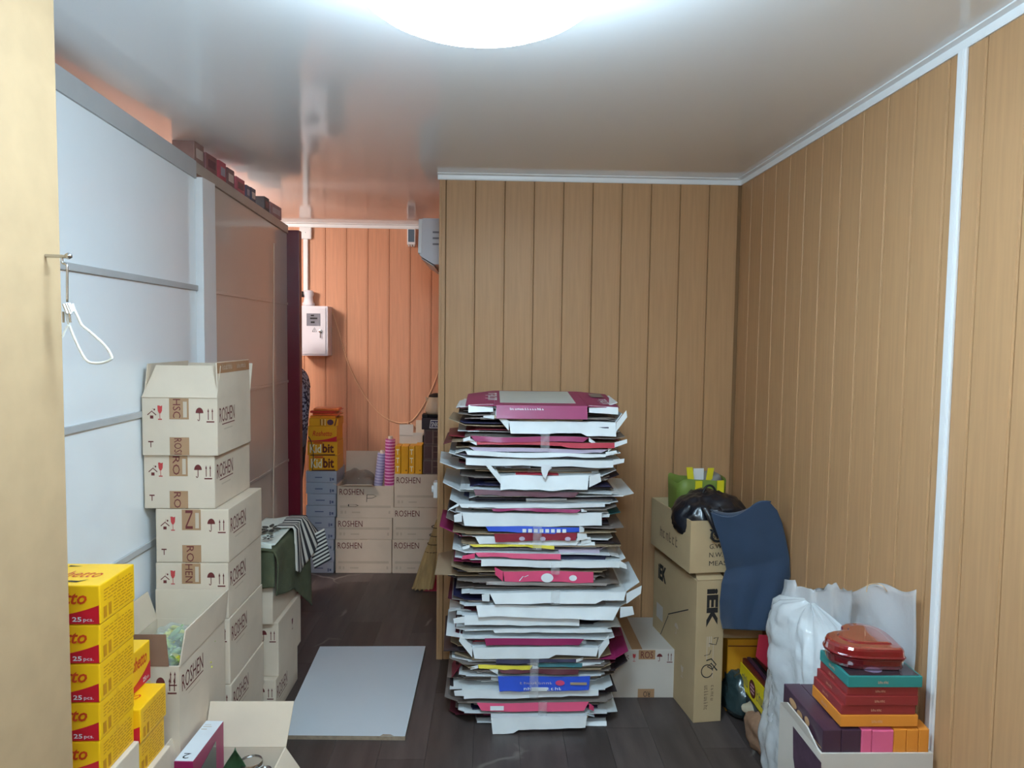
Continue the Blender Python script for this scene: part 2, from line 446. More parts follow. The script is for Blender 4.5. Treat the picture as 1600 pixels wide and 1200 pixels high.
# ---- ceiling lamps
def lamp(name, label, x, y, r, strength, rgb, dep=0.17):
    t = thing(name, label, 'ceiling lamp', (x, y, H))
    MB().lathe([(r * 0.45, 0), (r * 0.45, -0.012), (r * 0.40, -0.016), (r * 0.16, -0.018), (r * 0.16, -0.05)], 40).build('base', M_WHITE, t)
    prof = [(max(0.004, r * math.cos(q)), -0.045 - dep / 2 + dep / 2 * math.sin(q)) for q in [math.radians(86 - k * 172 / 16) for k in range(17)]]
    MB().lathe(prof, 48).build('diffuser', emis(name + '_glow', rgb, strength), t, smooth=True)
    return t
lamp('ceiling_lamp', 'round glowing white ceiling lamp in front of the partition wall', -0.03, 1.39, 0.235, LAMP_MAIN, (0.60, 0.83, 1.0))
lamp('ceiling_lamp', 'second round store room ceiling lamp near the wall facing the partition', 0.05, -0.55, 0.235, LAMP_REAR, (0.60, 0.83, 1.0))
lamp('ceiling_lamp', 'round ceiling lamp over the shop side behind the white sheets', -2.0, 3.95, 0.2, LAMP_SHOP, (1.0, 0.92, 0.86))

# ================================================================== CARTONS
def hinge_flap(parent, p0, p1, d, L, m, taper=0.0, th=0.004, name='flap', taper1=None):
    """thin board hinged on p0-p1, reaching L along unit direction d"""
    p0 = Vector(p0); p1 = Vector(p1); d = Vector(d).normalized(); e = (p1 - p0).normalized()
    t1 = taper if taper1 is None else taper1
    pts = [p0, p1, p1 + d * L - e * t1, p0 + d * L + e * taper]
    n = (p1 - p0).cross(d).normalized()
    return MB().slab(pts, n, th).build(name, m, parent)
def carton(name, label, x0, x1, y0, y1, z0, z1, rotz=0.0, group=None, m=None, open_top=False, fill=None, lid_seam=True, wall=0.005, cat='box'):
    """Empty at the base centre; body in local coordinates. Returns (thing, dims)"""
    m = m or M_CARD
    cx, cy = (x0 + x1) / 2, (y0 + y1) / 2
    a, b, h = (x1 - x0) / 2, (y1 - y0) / 2, z1 - z0
    t = thing(name, label, cat, (cx, cy, z0), rotz, group)
    if not open_top:
        MB().box(-a, a, -b, b, 0.0004, h).build('body', m, t, bevel=0.0035)
        if lid_seam:
            MB().box(-0.024, 0.024, -b + 0.002, b - 0.002, h - 0.0002, h + 0.0005).build('tape', M_TAPE, t)
    else:
        mb = MB()
        o = [(-a, -b), (a, -b), (a, b), (-a, b)]; i_ = [(-a + wall, -b + wall), (a - wall, -b + wall), (a - wall, b - wall), (-a + wall, b - wall)]
        vs = [(x, y, 0.0004) for x, y in o] + [(x, y, h) for x, y in o] + [(x, y, h) for x, y in i_] + [(x, y, wall) for x, y in i_]
        fs = [(3, 2, 1, 0)]
        for k in range(4):
            k2 = (k + 1) % 4
            fs += [(k, k2, 4 + k2, 4 + k), (4 + k, 4 + k2, 8 + k2, 8 + k), (8 + k, 8 + k2, 12 + k2, 12 + k)]
        fs.append((12, 13, 14, 15))
        mb.add(vs, fs).build('body', m, t)
    return t, (-a, a, -b, b, 0.0, h)

def choc_prints(t, D, tape_hi='ROS', tape_lo='ROSH', side_text=True, low_t=True, side='right', top_tape=True):
    """marks of the chocolate cartons: end face with symbols, long face with the name"""
    x0, x1, y0, y1, z0, z1 = D; h = z1; f = box_face('front', *D); w_ = x1 - x0; dd = y1 - y0
    vy = h - 0.085
    put(f, SYM_SUN, 0.07 * w_, vy + 0.012, 0.030, 0.036, M_INK, t, 'handling_symbol')
    put(f, SYM_GLASS, 0.19 * w_, vy + 0.008, 0.024, 0.050, M_INKRED, t, 'handling_symbol')
    put(f, SYM_UMB, 0.70 * w_, vy + 0.004, 0.032, 0.046, M_INK, t, 'handling_symbol')
    put(f, SYM_UP, 0.84 * w_, vy, 0.034, 0.050, M_INK, t, 'handling_symbol')
    if top_tape:
        tp = put(f, rect2d(0, 0, 1, 1), 0.36 * w_, h - 0.075, 0.26 * w_, 0.0735, M_TAPE, t, 'tape', off=0.0006)
        put_text(f, tape_hi, 0.41 * w_, h - 0.07, 0.10 * w_, 0.066, M_INK, tp, 'lettering', rot=-90, off=0.0012)
        put(f, rect2d(0, 0, 1, 1), 0.545 * w_, h - 0.068, 0.05 * w_, 0.055, M_INKFAINT, tp, 'lettering', off=0.0012)
    tp = put(f, rect2d(0, 0, 1, 1), 0.36 * w_, 0.0015, 0.26 * w_, 0.062, M_TAPE, t, 'tape', off=0.0006)
    put_text(f, tape_lo, 0.42 * w_, 0.004, 0.10 * w_, 0.056, M_INK, tp, 'lettering', rot=-90, off=0.0012)
    if low_t:
        put(f, join2d(rect2d(0, 0.8, 1, 1), rect2d(0.42, 0, 0.58, 0.85)), 0.075 * w_, 0.028, 0.018, 0.022, M_INK, t, 'handling_symbol')
    if side_text:
        g = box_face(side, *D)
        put_text(g, 'ROSHEN', 0.05 * dd, h - 0.088, 0.43 * dd, 0.052, M_INK, t)
        put(g, rect2d(0, 0, 1, 1), 0.12 * dd, h - 0.098, 0.36 * dd, 0.0035, M_INK, t, 'underline')
        put(g, rect2d(0, 0, 1, 1), 0.17 * dd, h - 0.117, 0.24 * dd, 0.0045, M_INKFAINT, t, 'small_print')

# ---- tall stack by the white sheet
YA0, YA1 = 2.59, 2.965
GA = 'brown cartons of the tall stack by the white sheet'
ORD = ['bottom', 'second from the floor', 'third from the floor', 'fourth from the floor', 'fifth from the floor']
ZA = [0.0, 0.185, 0.362, 0.604, 0.806, 0.999]
for k in range(5):
    dx = [0.0, 0.004, 0.0, -0.003, 0.0][k]
    t, D = carton('carton', 'closed brown carton, %s in the tall stack by the white sheet' % ORD[k],
                  -1.175 + dx, -0.921 + dx, YA0, YA1, ZA[k], ZA[k + 1] - 0.001, 0.0, GA)
    choc_prints(t, D, 'N' if k == 4 else 'HEN', 'RO' if k == 4 else 'ROS')
t, D = carton('carton', 'closed brown carton shifted to the sheet, directly under the open-flapped top carton', -1.213, -0.967, YA0, YA1, 0.999, 1.190, 0.0, GA)
choc_prints(t, D, 'RO', 'RO')
t, D = carton('carton', 'open brown carton with raised flaps on top of the tall stack', -1.210, -0.952, YA0 - 0.012, YA1 - 0.03, 1.1905, 1.392, 0.006, GA, open_top=True)
choc_prints(t, D, 'HSC', 'ROSI')
x0, x1, y0, y1, z0, z1 = D
hinge_flap(t, (x0, y0, z1), (x1, y0, z1), (0.0, 0.34, 0.94), 0.117, M_CARD, 0.034, taper1=0.0)
fr = hinge_flap(t, (x1 - 0.003, y0 + 0.006, z1), (x1 - 0.003, y1 - 0.006, z1), (-0.03, 0, 1), 0.125, M_CARD, 0.0)
g = Face((x1 - 0.0055, y0 + 0.006, z1), (0, 1, 0), (-0.03, 0, 1)); g.n = Vector((1, 0, 0.03))
tp = put(g, rect2d(0, 0, 1, 1), 0.0, 0.085, (y1 - y0) - 0.014, 0.037, M_TAPE, fr, 'tape', off=0.0075)
put(g, scribble2d(7, 9), 0.05, 0.097, 0.10, 0.018, M_INKFAINT, tp, 'small_print', off=0.0085); put(g, scribble2d(7, 4), 0.2, 0.097, 0.10, 0.016, M_INKFAINT, tp, 'small_print', off=0.0085)
hinge_flap(t, (x0 + 0.003, y0 + 0.006, z1), (x0 + 0.003, y1 - 0.006, z1), (0.12, 0, 0.99), 0.118, M_CARD, 0.0)
hinge_flap(t, (x0, y1, z1), (x1, y1, z1), (0.0, 0.3, 0.95), 0.112, M_CARD, 0.0, taper1=-0.0)

# ---- column with the carton of sweets
GB = 'brown cartons in front of the tall stack'
t, D = carton('carton', 'closed brown carton under the carton of wrapped sweets', -1.17, -0.932, 2.19, 2.572, 0.0, 0.268, 0, GB)
choc_prints(t, D)
t, D = carton('carton', 'open brown carton full of yellow-green wrapped sweets, flaps spread', -1.17, -0.932, 2.19, 2.572, 0.27, 0.612, 0, GB, open_top=True)
choc_prints(t, D, 'ROS', 'ROS', top_tape=False)
x0, x1, y0, y1, z0, z1 = D
hinge_flap(t, (x1, y0, z1), (x1, y1, z1), (0.10, 0, 0.99), 0.105, M_CARD, 0.02, taper1=0.0)
hinge_flap(t, (x0, y1, z1), (x1, y1, z1), (0, 0.0, 1), 0.105, M_CARD, 0.0)
hinge_flap(t, (x0, y0, z1), (x0, y1, z1), (-0.32, 0, 0.95), 0.1, M_CARD, 0.0)
hinge_flap(t, (x0 + 0.02, y0 + 0.003, z1), (x1 - 0.03, y0 + 0.003, z1), (0, 0.10, 0.99), 0.095, mat('tape_brown_flap', (134, 100, 80), 0.5), 0.0, taper1=0.012)
put(box_face('front', *D), SYM_UP, 0.86 * (x1 - x0), z1 - 0.06, 0.03, 0.045, M_INK, t, 'handling_symbol')
# bag of sweets
def lumpy(name, c, rad, m, parent, nu=48, nv=26, amp=0.01, fq=20, seed=0.0, flatb=None, pw=0.8, amp2=0.0, fq2=60):
    mb = MB(); vs = []; fs = []
    for j in range(nv + 1):
        th = math.pi * j / nv
        for i in range(nu):
            ph = 2 * math.pi * i / nu
            d = Vector((math.sin(th) * math.cos(ph), math.sin(th) * math.sin(ph), math.cos(th)))
            q = Vector([math.copysign(abs(k) ** pw, k) for k in d])
            p = Vector((q.x * rad[0], q.y * rad[1], q.z * rad[2]))
            s_ = noise.noise(p * fq + Vector((seed, 0, 0)))
            p += d * (s_ * amp)
            if amp2: p += d * (abs(noise.noise(p * fq2 + Vector((0, seed, 0)))) * -amp2 * 2 + amp2)
            if flatb is not None and p.z < flatb: p.z = flatb + (p.z - flatb) * 0.02
            vs.append(Vector(c) + p)
    for j in range(nv):
        for i in range(nu):
            i2 = (i + 1) % nu
            fs.append((j * nu + i, (j + 1) * nu + i, (j + 1) * nu + i2, j * nu + i2))
    return mb.add(vs, fs).build(name, m, parent, smooth=True)
def sweet_mat():
    m = mat('sweet_wrappers', (190, 200, 80), 0.3, 0.1, 30, coat=0.5)
    nt = m.node_tree; b = nt.nodes['Principled BSDF']
    v = nt.nodes.new('ShaderNodeTexVoronoi'); v.inputs['Scale'].default_value = 34
    cr = nt.nodes.new('ShaderNodeValToRGB'); cr.color_ramp.interpolation = 'CONSTANT'
    cols_ = [(0.0, (208, 205, 70)), (0.3, (150, 178, 80)), (0.55, (220, 226, 190)), (0.75, (190, 205, 110)), (0.9, (120, 150, 90))]
    els = cr.color_ramp.elements; els[0].position = 0; els[0].color = s2l(cols_[0][1]) + (1,); els[1].position = cols_[1][0]; els[1].color = s2l(cols_[1][1]) + (1,)
    for p_, c_ in cols_[2:]: e = els.new(p_); e.color = s2l(c_) + (1,)
    tc = nt.nodes.new('ShaderNodeTexCoord'); nt.links.new(tc.outputs['Object'], v.inputs['Vector'])
    sp = nt.nodes.new('ShaderNodeSeparateColor'); nt.links.new(v.outputs['Color'], sp.inputs[0]); nt.links.new(sp.outputs[0], cr.inputs[0])
    nt.links.new(cr.outputs[0], b.inputs['Base Color'])
    bp = nt.nodes.new('ShaderNodeBump'); bp.inputs['Strength'].default_value = 0.8; bp.inputs['Distance'].default_value = 0.008
    nt.links.new(v.outputs['Distance'], bp.inputs['Height']); nt.links.new(bp.outputs[0], b.inputs['Normal'])
    return m
bagc = thing('sweets_bag', 'clear bag of yellow-green wrapped sweets filling the open carton', 'bag', (-1.05, 2.38, 0.28))
def sweets():
    mb = MB(); R_ = random.Random(3)
    prof = [(-1.0, 0.001), (-0.82, 0.55), (-0.62, 0.16), (-0.5, 0.75), (-0.2, 1.0), (0.2, 1.0), (0.5, 0.75), (0.62, 0.16), (0.82, 0.55), (1.0, 0.001)]
    for k in range(150):
        x = R_.uniform(-0.095, 0.095); y = R_.uniform(-0.165, 0.165)
        zz = 0.335 - 0.55 * (x / 0.3) ** 2 - 0.05 * (y / 0.17) ** 2 + R_.uniform(-0.022, 0.012) + 0.03 * noise.noise(Vector((x * 18, y * 18, 0)))
        if k > 110: zz -= 0.03
        rot = Matrix.Rotation(R_.uniform(0, 6.28), 4, 'Z') @ Matrix.Rotation(R_.uniform(-0.5, 0.5), 4, 'Y') @ Matrix.Rotation(R_.uniform(-0.6, 0.6), 4, 'X')
        L = R_.uniform(0.028, 0.036); w_ = L * 0.42; vs = []; fs = []
        for (a, r) in prof:
            for q in range(6):
                an = q * math.pi / 3
                vs.append(rot @ Vector((a * L, r * w_ * math.cos(an), r * w_ * 0.55 * math.sin(an))) + Vector((x, y, zz)))
        for i in range(len(prof) - 1):
            for q in range(6): fs.append((i * 6 + q, i * 6 + (q + 1) % 6, (i + 1) * 6 + (q + 1) % 6, (i + 1) * 6 + q))
        mb.cur = R_.choice([0, 0, 1, 1, 2, 3]); mb.add(vs, fs)
    return mb
SWM = [mat('wrapper_%d' % i, c, 0.28, 0.12, 40, coat=0.4) for i, c in enumerate([(214, 206, 60), (168, 190, 84), (226, 230, 200), (128, 158, 92)])]
o = sweets().build('sweets', SWM, bagc, smooth=True); o['kind'] = 'stuff'
MB().box(-0.108, 0.108, -0.18, 0.18, 0.0, 0.22).build('sweets_core', SWM[3], bagc)
def film_mat(name, rgb, rough, see, bump=0.3, sc=30):
    m = mat(name, rgb, rough, 0.03, 8, coat=0.3, bump=bump, bscale=sc)
    nt = m.node_tree; b = nt.nodes['Principled BSDF']; out = nt.nodes['Material Output']
    tr_ = nt.nodes.new('ShaderNodeBsdfTransparent'); mx = nt.nodes.new('ShaderNodeMixShader')
    mx.inputs[0].default_value = see
    nt.links.new(b.outputs[0], mx.inputs[1]); nt.links.new(tr_.outputs[0], mx.inputs[2]); nt.links.new(mx.outputs[0], out.inputs[0])
    return m
M_CLEAR = film_mat('clear_film', (225, 232, 228), 0.12, 0.82, 0.6, 22)
MB().grid(lambda u, v: Vector((-0.108 + 0.216 * u, -0.175 + 0.35 * v, 0.362 - 0.6 * ((u - 0.5) * 0.72) ** 2 - 0.05 * (2 * v - 1) ** 2 + 0.022 * noise.noise(Vector((u * 7, v * 9, 5))))), 30, 40, 0.0006).build('film', M_CLEAR, bagc, smooth=True)

# ---- stack under the cloth
GD = 'brown cartons under the green cloth'
lab = ['bottom brown carton of the stack under the green cloth', 'middle brown carton of the stack under the green cloth', 'upper brown carton half hidden by the green cloth']
for k, (xa, xb, ya, yb, za, zb) in enumerate([(-1.145, -0.893, 3.045, 3.395, 0, 0.163), (-1.15, -0.889, 3.075, 3.44, 0.163, 0.398), (-1.155, -0.905, 3.05, 3.48, 0.398, 0.712)]):
    t, D = carton('carton', lab[k], xa, xb, ya, yb, za, zb - 0.001, 0, GD)
    choc_prints(t, D, side_text=(k == 0))
    if k == 1: put(box_face('right', *D), SYM_GLASS, 0.2, 0.12, 0.03, 0.05, M_INK, t, 'handling_symbol')

# ---- open carton of odds and ends at the bottom of the picture
t, D = carton('carton', 'open brown carton holding a magenta box, a leaf and tins', -0.928, -0.660, 1.98, 2.362, 0.0, 0.262, 0.0, None, open_top=True)
x0, x1, y0, y1, z0, z1 = D
NC = t
hinge_flap(t, (x0, y1, z1), (x1, y1, z1), (0, 0.45, 0.89), 0.138, M_CARD, 0.0, taper1=-0.01)
hinge_flap(t, (x0, y0, z1), (x0, y1, z1), (-0.25, 0, 0.97), 0.13, M_CARD, 0.0)
hinge_flap(t, (x1, y0, z1), (x1, y1 - 0.004, z1), (0.55, 0, -0.83), 0.12, M_CARD, 0.0)
put(box_face('right', *D), SYM_UP, 0.3, 0.2, 0.03, 0.045, M_INK, t, 'handling_symbol')

M_MAG = mat('magenta_card', (150, 30, 84), 0.4, 0.05, coat=0.2)
M_MAGW = mat('white_card', (226, 230, 234), 0.5, 0.03)
t = thing('boxed_set', 'magenta box with white lettered edge and dark window, standing in the open carton', 'box', (-0.890, 2.235, 0.0065), -0.03)
MB().box(-0.028, 0.028, -0.115, 0.115, 0, 0.350).build('body', M_MAG, t, bevel=0.002)
MB().box(-0.0275, 0.0275, -0.113, 0.113, 0.350, 0.3515).build('top_label', M_MAGW, t)
fc = Face((-0.028, -0.115, 0.3515), (1, 0, 0), (0, 1, 0))
put_text(fc, '2', 0.014, 0.012, 0.022, 0.028, M_INKBLK, t, rot=180)
put(fc, join2d(rect2d(0, 0.1, 0.6, 0.2), rect2d(0, 0.5, 0.9, 0.58), rect2d(0, 0.8, 0.7, 0.86)), 0.006, 0.17, 0.03, 0.04, M_INKFAINT, t, 'small_print')
MB().slab([(0.0285, -0.10, 0.04), (0.0285, 0.05, 0.04), (0.0285, 0.05, 0.32), (0.0285, -0.10, 0.29)], (1, 0, 0), 0.001).build('window', mat('dark_window', (72, 84, 80), 0.1, 0.25, 25, coat=0.6), t)
def leaf(p, L, wd, m, parent_label):
    fn = lambda u, v: Vector(((u - 0.5) * wd * math.sin(math.pi * min(1, max(0.0, v ** 0.8))) * 1.0, 0.02 * math.sin(v * 3) - abs(u - 0.5) * 0.03, v * L))
    o = MB().grid(fn, 8, 14, 0.0012).build('leaf', m, None, smooth=True, loc=p)
    tag(o, parent_label, 'leaf'); return o
o = leaf((-0.798, 2.245, 0.085), 0.255, 0.105, mat('leaf_green', (54, 92, 60), 0.45, 0.15, 18), 'pointed dark green artificial leaf sticking up in the open carton')
o.rotation_euler = (0.1, 0.05, 0.3)
def tin(p, r, h, label):
    t = thing('tin', label, 'tin', p)
    MB().lathe([(r, 0), (r, h - 0.003), (r * 0.97, h), (r * 0.93, h), (r * 0.91, h - 0.004), (0.002, h - 0.004)], 28).build('can', M_STEEL, t, smooth=False)
    MB().lathe([(r * 1.004, 0.01), (r * 1.004, h - 0.012)], 28).build('wrap', M_WHITE, t)
tin((-0.745, 2.27, 0.0055), 0.036, 0.265, 'small white tin with metal rim in the open carton')
tin((-0.690, 2.235, 0.0055), 0.02, 0.258, 'slim metal tube in the corner of the open carton')

# ---- yellow snack boxes
GY = 'yellow snack boxes'
def snack_box(label, x0, x1, y0, y1, z0, z1, rotz=0, long_face='front', slot=False, group=GY):
    t, D = carton('snack_box', label, x0, x1, y0, y1, z0, z1, rotz, group, M_YEL, lid_seam=False)
    a0, a1, b0, b1, c0, c1 = D; h = c1
    other = 'right' if long_face == 'front' else 'front'
    f = box_face(long_face, *D); W = (a1 - a0) if long_face == 'front' else (b1 - b0)
    swoosh = [(0.0, 0.0)] + [(k / 14, 0.13 + 0.35 * (k / 14) ** 2.6) for k in range(15)][0:] + [(1.0, 0.0)]
    put(f, poly2d([(x * 0.985 + 0.004, y) for x, y in swoosh]), 0, 0.002, W, h, M_SNACKRED, t, 'swoosh')
    put_text(f, 'Roshetto', 0.10 * W, 0.52 * h, 0.76 * W, 0.34 * h, M_SNACKORANGE, t, shear=0.3, bold=0.02)
    put_text(f, '25', 0.70 * W, 0.08 * h, 0.10 * W, 0.12 * h, M_MAGW, t, bold=0.02, off=0.0014)
    put_text(f, 'pcs.', 0.82 * W, 0.06 * h, 0.11 * W, 0.09 * h, M_MAGW, t, off=0.0014)
    g = box_face(other, *D); W2 = (b1 - b0) if other == 'right' else (a1 - a0)
    lines = []
    rr = random.Random(5)
    for q in range(9):
        y = 0.12 + q * 0.085; x = 0.36 if q < 5 else 0.1
        while x < 0.9:
            wv = rr.uniform(0.05, 0.16); lines.append(rect2d(x, y, min(0.93, x + wv), y + 0.028)); x += wv + 0.03
    lines.append(rect2d(0.08, 0.1, 0.17, 0.4)); lines.append(rect2d(0.22, 0.1, 0.30, 0.42))
    put(g, join2d(*lines), 0, 0, W2, h, M_YELTEXT, t, 'small_print')
    put(g, SYM_UP, 0.45 * W2, 0.82 * h, 0.014, 0.014, M_YELTEXT, t, 'handling_symbol')
    ft = box_face('top', *D)
    put_text(ft, 'Roshetto', 0.14 * (a1 - a0), 0.35 * (b1 - b0), 0.7 * (a1 - a0), 0.28 * (b1 - b0), M_SNACKORANGE, t, shear=0.3)
    if slot:
        put(ft, poly2d([(0.0, 0.45), (0.35, 0.25), (0.7, 0.12), (1.0, 0.75), (0.7, 0.42), (0.4, 0.5)]), 0.5 * (a1 - a0), 0.10 * (b1 - b0), 0.28 * (a1 - a0), 0.2 * (b1 - b0), M_BLACK, t, 'tear_slot')
        put(ft, poly2d([(0.0, 0.3), (1.0, 0.5), (0.0, 0.9)]), 0.3 * (a1 - a0), 0.8 * (b1 - b0), 0.16 * (a1 - a0), 0.10 * (b1 - b0), M_BLACK, t, 'tear_slot')
    return t
ORDT = ['topmost', 'second from the top', 'third from the top', 'fourth from the top', 'fifth from the top']
zt = 1.030; hb = 0.0935
for k in range(5):
    dx = 0.004 * k
    snack_box('yellow snack box, %s of the stack beside the beige board' % ORDT[k], -1.115 + dx * .4, -0.902 - dx * 0.55, 1.70, 1.866, zt - (k + 1) * hb, zt - k * hb - 0.0006, 0, slot=(k == 0))
carton('carton', 'brown carton carrying the yellow snack boxes beside the beige board', -1.12, -0.90, 1.66, 1.87, 0, zt - 5 * hb - 0.0006, 0)
for k in range(2):
    snack_box(['upper yellow snack box of the lower stack beside the sweets carton', 'lower yellow snack box of the lower stack beside the sweets carton'][k],
              -1.10, -0.897 - 0.006 * k, 1.873, 2.022, 0.643 - (k + 1) * 0.092, 0.643 - k * 0.092 - 0.0006, 0, slot=(k == 0))
carton('carton', 'brown carton carrying the lower stack of yellow snack boxes', -1.12, -0.89, 1.872, 2.03, 0, 0.643 - 2 * 0.092 - 0.0006, 0)
snack_box('yellow snack box lying crosswise on the lower yellow stack', -1.10, -0.952, 1.895, 2.05, 0.6435, 0.755, 0.0, long_face='right')

# ================================================================== FAR END OF THE PASSAGE
YC = 4.95
GF = 'brown cartons at the end of the passage'
def far_carton(label, pxa, pxb, pyt, pyb, y0=YC, depth=0.31, handw=False, opened=False):
    a = at_y(pxa, (pyt + pyb) / 2, y0).x; b = at_y(pxb, (pyt + pyb) / 2, y0).x
    xm = (pxa + pxb) / 2
    zt_ = at_y(xm, pyt, y0).z; zb = at_y(xm, pyb, y0).z
    return a, b, zt_, zb
base = 0.0
def place(label, pxa, pxb, z0, z1, text=True, handw=False, opened=False, y0=YC, depth=0.305):
    a = at_y(pxa, 800, y0).x; b = at_y(pxb, 800, y0).x
    t, D = carton('carton', label, a, b, y0, y0 + depth, z0, z1 - 0.001, 0, GF, open_top=opened)
    f = box_face('front', *D); W = D[1] - D[0]; h = D[5]
    if text: put_text(f, 'ROSHEN', 0.04 * W, h - 0.062, 0.43 * W, 0.042, M_INK, t)
    put(f, rect2d(0, 0, 1, 1), 0.05 * W, 0.068, 0.9 * W, 0.016, M_INKFAINT, t, 'small_print')
    put(f, join2d(rect2d(0, 0, 0.08, 1), rect2d(0.14, 0, 0.2, 1), rect2d(0.4, 0.2, 0.7, 0.7), rect2d(1.7, 0, 1.76, 1)), 0.06 * W, 0.028, 0.5 * W, 0.02, M_INKFAINT, t, 'small_print')
    if handw:
        put(f, join2d(strip2d([(0, 0), (0.04, 1.0)], 0.03), strip2d([(0.02, 1.0), (0.7, 1.0), (1.0, 0.8), (0.6, 0.55), (0.05, 0.5)], 0.03)), 0.52 * W, h - 0.11, 0.065, 0.05, M_INKBLK, t, 'marker_letter')
        put(f, strip2d([(0, 0.0), (0.0, 1.0), (0.75, 0.95), (1, 0.5), (0.75, 0.05), (0, 0.05)], 0.06), 0.2 * W, h - 0.142, 0.065, 0.015, M_INKBLK, t, 'marker_letter')
    return t, D
zA = [0, at_y(570, 843, YC).z, at_y(570, 809, YC).z, at_y(570, 759, YC).z]
place('brown carton on the floor, bottom of the pile beside the pale blue boxes', 524, 612, zA[0], zA[1])
place('low brown carton in the middle of the pile beside the pale blue boxes', 525, 613, zA[1], zA[2])
t, D = place('open brown carton with marker letters on the pile beside the pale blue boxes', 527, 615, zA[2], zA[3], handw=True, opened=True)
x0, x1, y0, y1, z0, z1 = D
hinge_flap(t, (x0, y1, z1), (x1, y1, z1), (0, 0.06, 1), 0.19, M_CARD, 0.0)
hinge_flap(t, (x0, y0, z1), (x0, y1, z1), (-0.6, 0, 0.3), 0.03, M_CARD, 0.0)
hinge_flap(t, (x0 + 0.02, y0, z1), (x0 + 0.25, y0, z1), (0.1, -0.25, 0.10), 0.05, M_CARD, 0.03)
ba = thing('plastic_bag', 'crumpled clear plastic bag in the open marker-lettered carton', 'bag', ((at_y(560, 745, 5.1).x), 5.10, zA[2] + 0.01))
lumpy('film', (0, 0, 0.15), (0.12, 0.11, 0.13), film_mat('clear_bag', (150, 140, 130), 0.15, 0.6, 0.8, 25), ba, 40, 22, 0.04, 16, 5.0, pw=0.8)
zB = [0, at_y(655, 843, YC).z, at_y(655, 793, YC).z, at_y(655, 741, YC).z]
XB1 = at_y(690, 800, YC).x
for k, l_ in enumerate(['brown carton on the floor beside the straw broom', 'middle brown carton of the pile behind the straw broom', 'top brown carton of the pile behind the straw broom']):
    place(l_, [613, 614, 616][k], 702, zB[k], zB[k + 1])

# ---- pale blue flat boxes
M_BLUE = mat('pale_blue_box', (166, 172, 184), 0.5, 0.05, 9)
M_BLUEINK = mat('slate_ink', (92, 100, 128), 0.6, 0.05)
zs = [at_y(503, y_, YC).z for y_ in (888, 873, 855, 840, 822, 802, 787, 771, 754, 736)]
zs[0] = 0.0
zs = [zs[0]] + zs[1:]
ORDB = ['lowest', 'second from the floor', 'third from the floor', 'fourth from the floor', 'fifth from the floor', 'fifth from the top', 'fourth from the top', 'third from the top', 'second from the top', 'topmost']
# even heights
n_ = 9; topz = zs[-1]
for k in range(n_):
    xa = at_y([478, 479, 480, 477, 479, 478, 480, 478, 478][k], 800, YC).x; xb = at_y([521, 522, 521, 523, 523, 525, 525, 526, 526][k], 800, YC).x
    z0_, z1_ = topz * k / n_, topz * (k + 1) / n_ - 0.001
    t, D = carton('flat_box', 'pale blue flat box, %s of the pile beside brown cartons' % (ORDB[k] if k < 5 else ORDB[k + 1]), xa, xb, YC - 0.0, YC + 0.28, z0_, z1_, 0, 'pale blue flat boxes', M_BLUE, lid_seam=False)
    f = box_face('front', *D); W = D[1] - D[0]; h = D[5]
    rr = random.Random(k)
    put(f, rect2d(0, 0, 1, 1), 0.3 * W, 0.4 * h, rr.uniform(0.2, 0.34) * W, 0.09 * h, M_BLUEINK, t, 'small_print')
    put(f, join2d(rect2d(0, 0, 0.3, 1), rect2d(0.45, 0.2, 0.9, 0.9)), 0.78 * W, 0.13 * h, 0.15 * W, 0.3 * h, M_BLUEINK, t, 'small_print')

# ---- snack boxes on the pale blue pile
M_YELD = mat('yellow_orange_box', (228, 160, 20), 0.45, 0.04)
M_CREAM = mat('cream_ink', (238, 228, 196), 0.5, 0.03)
M_CHOC = mat('chocolate_ink', (92, 26, 20), 0.5, 0.05)
z = topz
for k, (pb, pt) in enumerate(((736, 712), (711, 689))):
    a = at_y(482 - 2 * k, 700, YC).x; b = at_y(527, 700, YC).x; hh = at_y(505, pt, YC).z - at_y(505, pb, YC).z
    t, D = carton('wafer_box', ['lower', 'upper'][k] + ' yellow wafer box with cream and brown lettering above pale blue boxes', a, b, YC + 0.005, YC + 0.2, z, z + hh - 0.001, 0, 'wafer boxes', M_YELD, lid_seam=False, cat='box')
    f = box_face('front', *D); W = D[1] - D[0]; h = D[5]
    put_text(f, 'Kid', 0.08 * W, 0.2 * h, 0.38 * W, 0.6 * h, M_CREAM, t, bold=0.02)
    put_text(f, 'bit', 0.50 * W, 0.2 * h, 0.38 * W, 0.66 * h, M_CHOC, t, bold=0.03)
    put(f, poly2d([(0.1, 0.0), (0.92, 0.02), (0.92, 0.1), (0.1, 0.06)]), 0, 0, W, h, M_CHOC, t, 'swoosh')
    put(f, rect2d(0.2, 0.86, 0.5, 0.95), 0, 0, W, h, M_SNACKORANGE, t, 'small_print')
    z += hh
hh = at_y(505, 664, YC).z - at_y(505, 688, YC).z
a = at_y(481, 680, YC).x; b = at_y(526, 680, YC).x
t, D = carton('snack_box', 'orange-yellow snack box with red lettering on the far wafer boxes', a, b, YC + 0.0, YC + 0.2, z, z + hh, 0, None, M_YELD, lid_seam=False)
f = box_face('front', *D); W = D[1] - D[0]; h = D[5]
put_text(f, 'Roshetto', 0.16 * W, 0.36 * h, 0.68 * W, 0.34 * h, M_SNACKORANGE, t, shear=0.3, bold=0.02)
put(f, poly2d([(0.0, 0.0)] + [(k / 14, 0.06 + 0.3 * (k / 14) ** 2.4) for k in range(15)] + [(1, 0)]), 0, 0, W, h, M_SNACKRED, t, 'swoosh')
z += hh
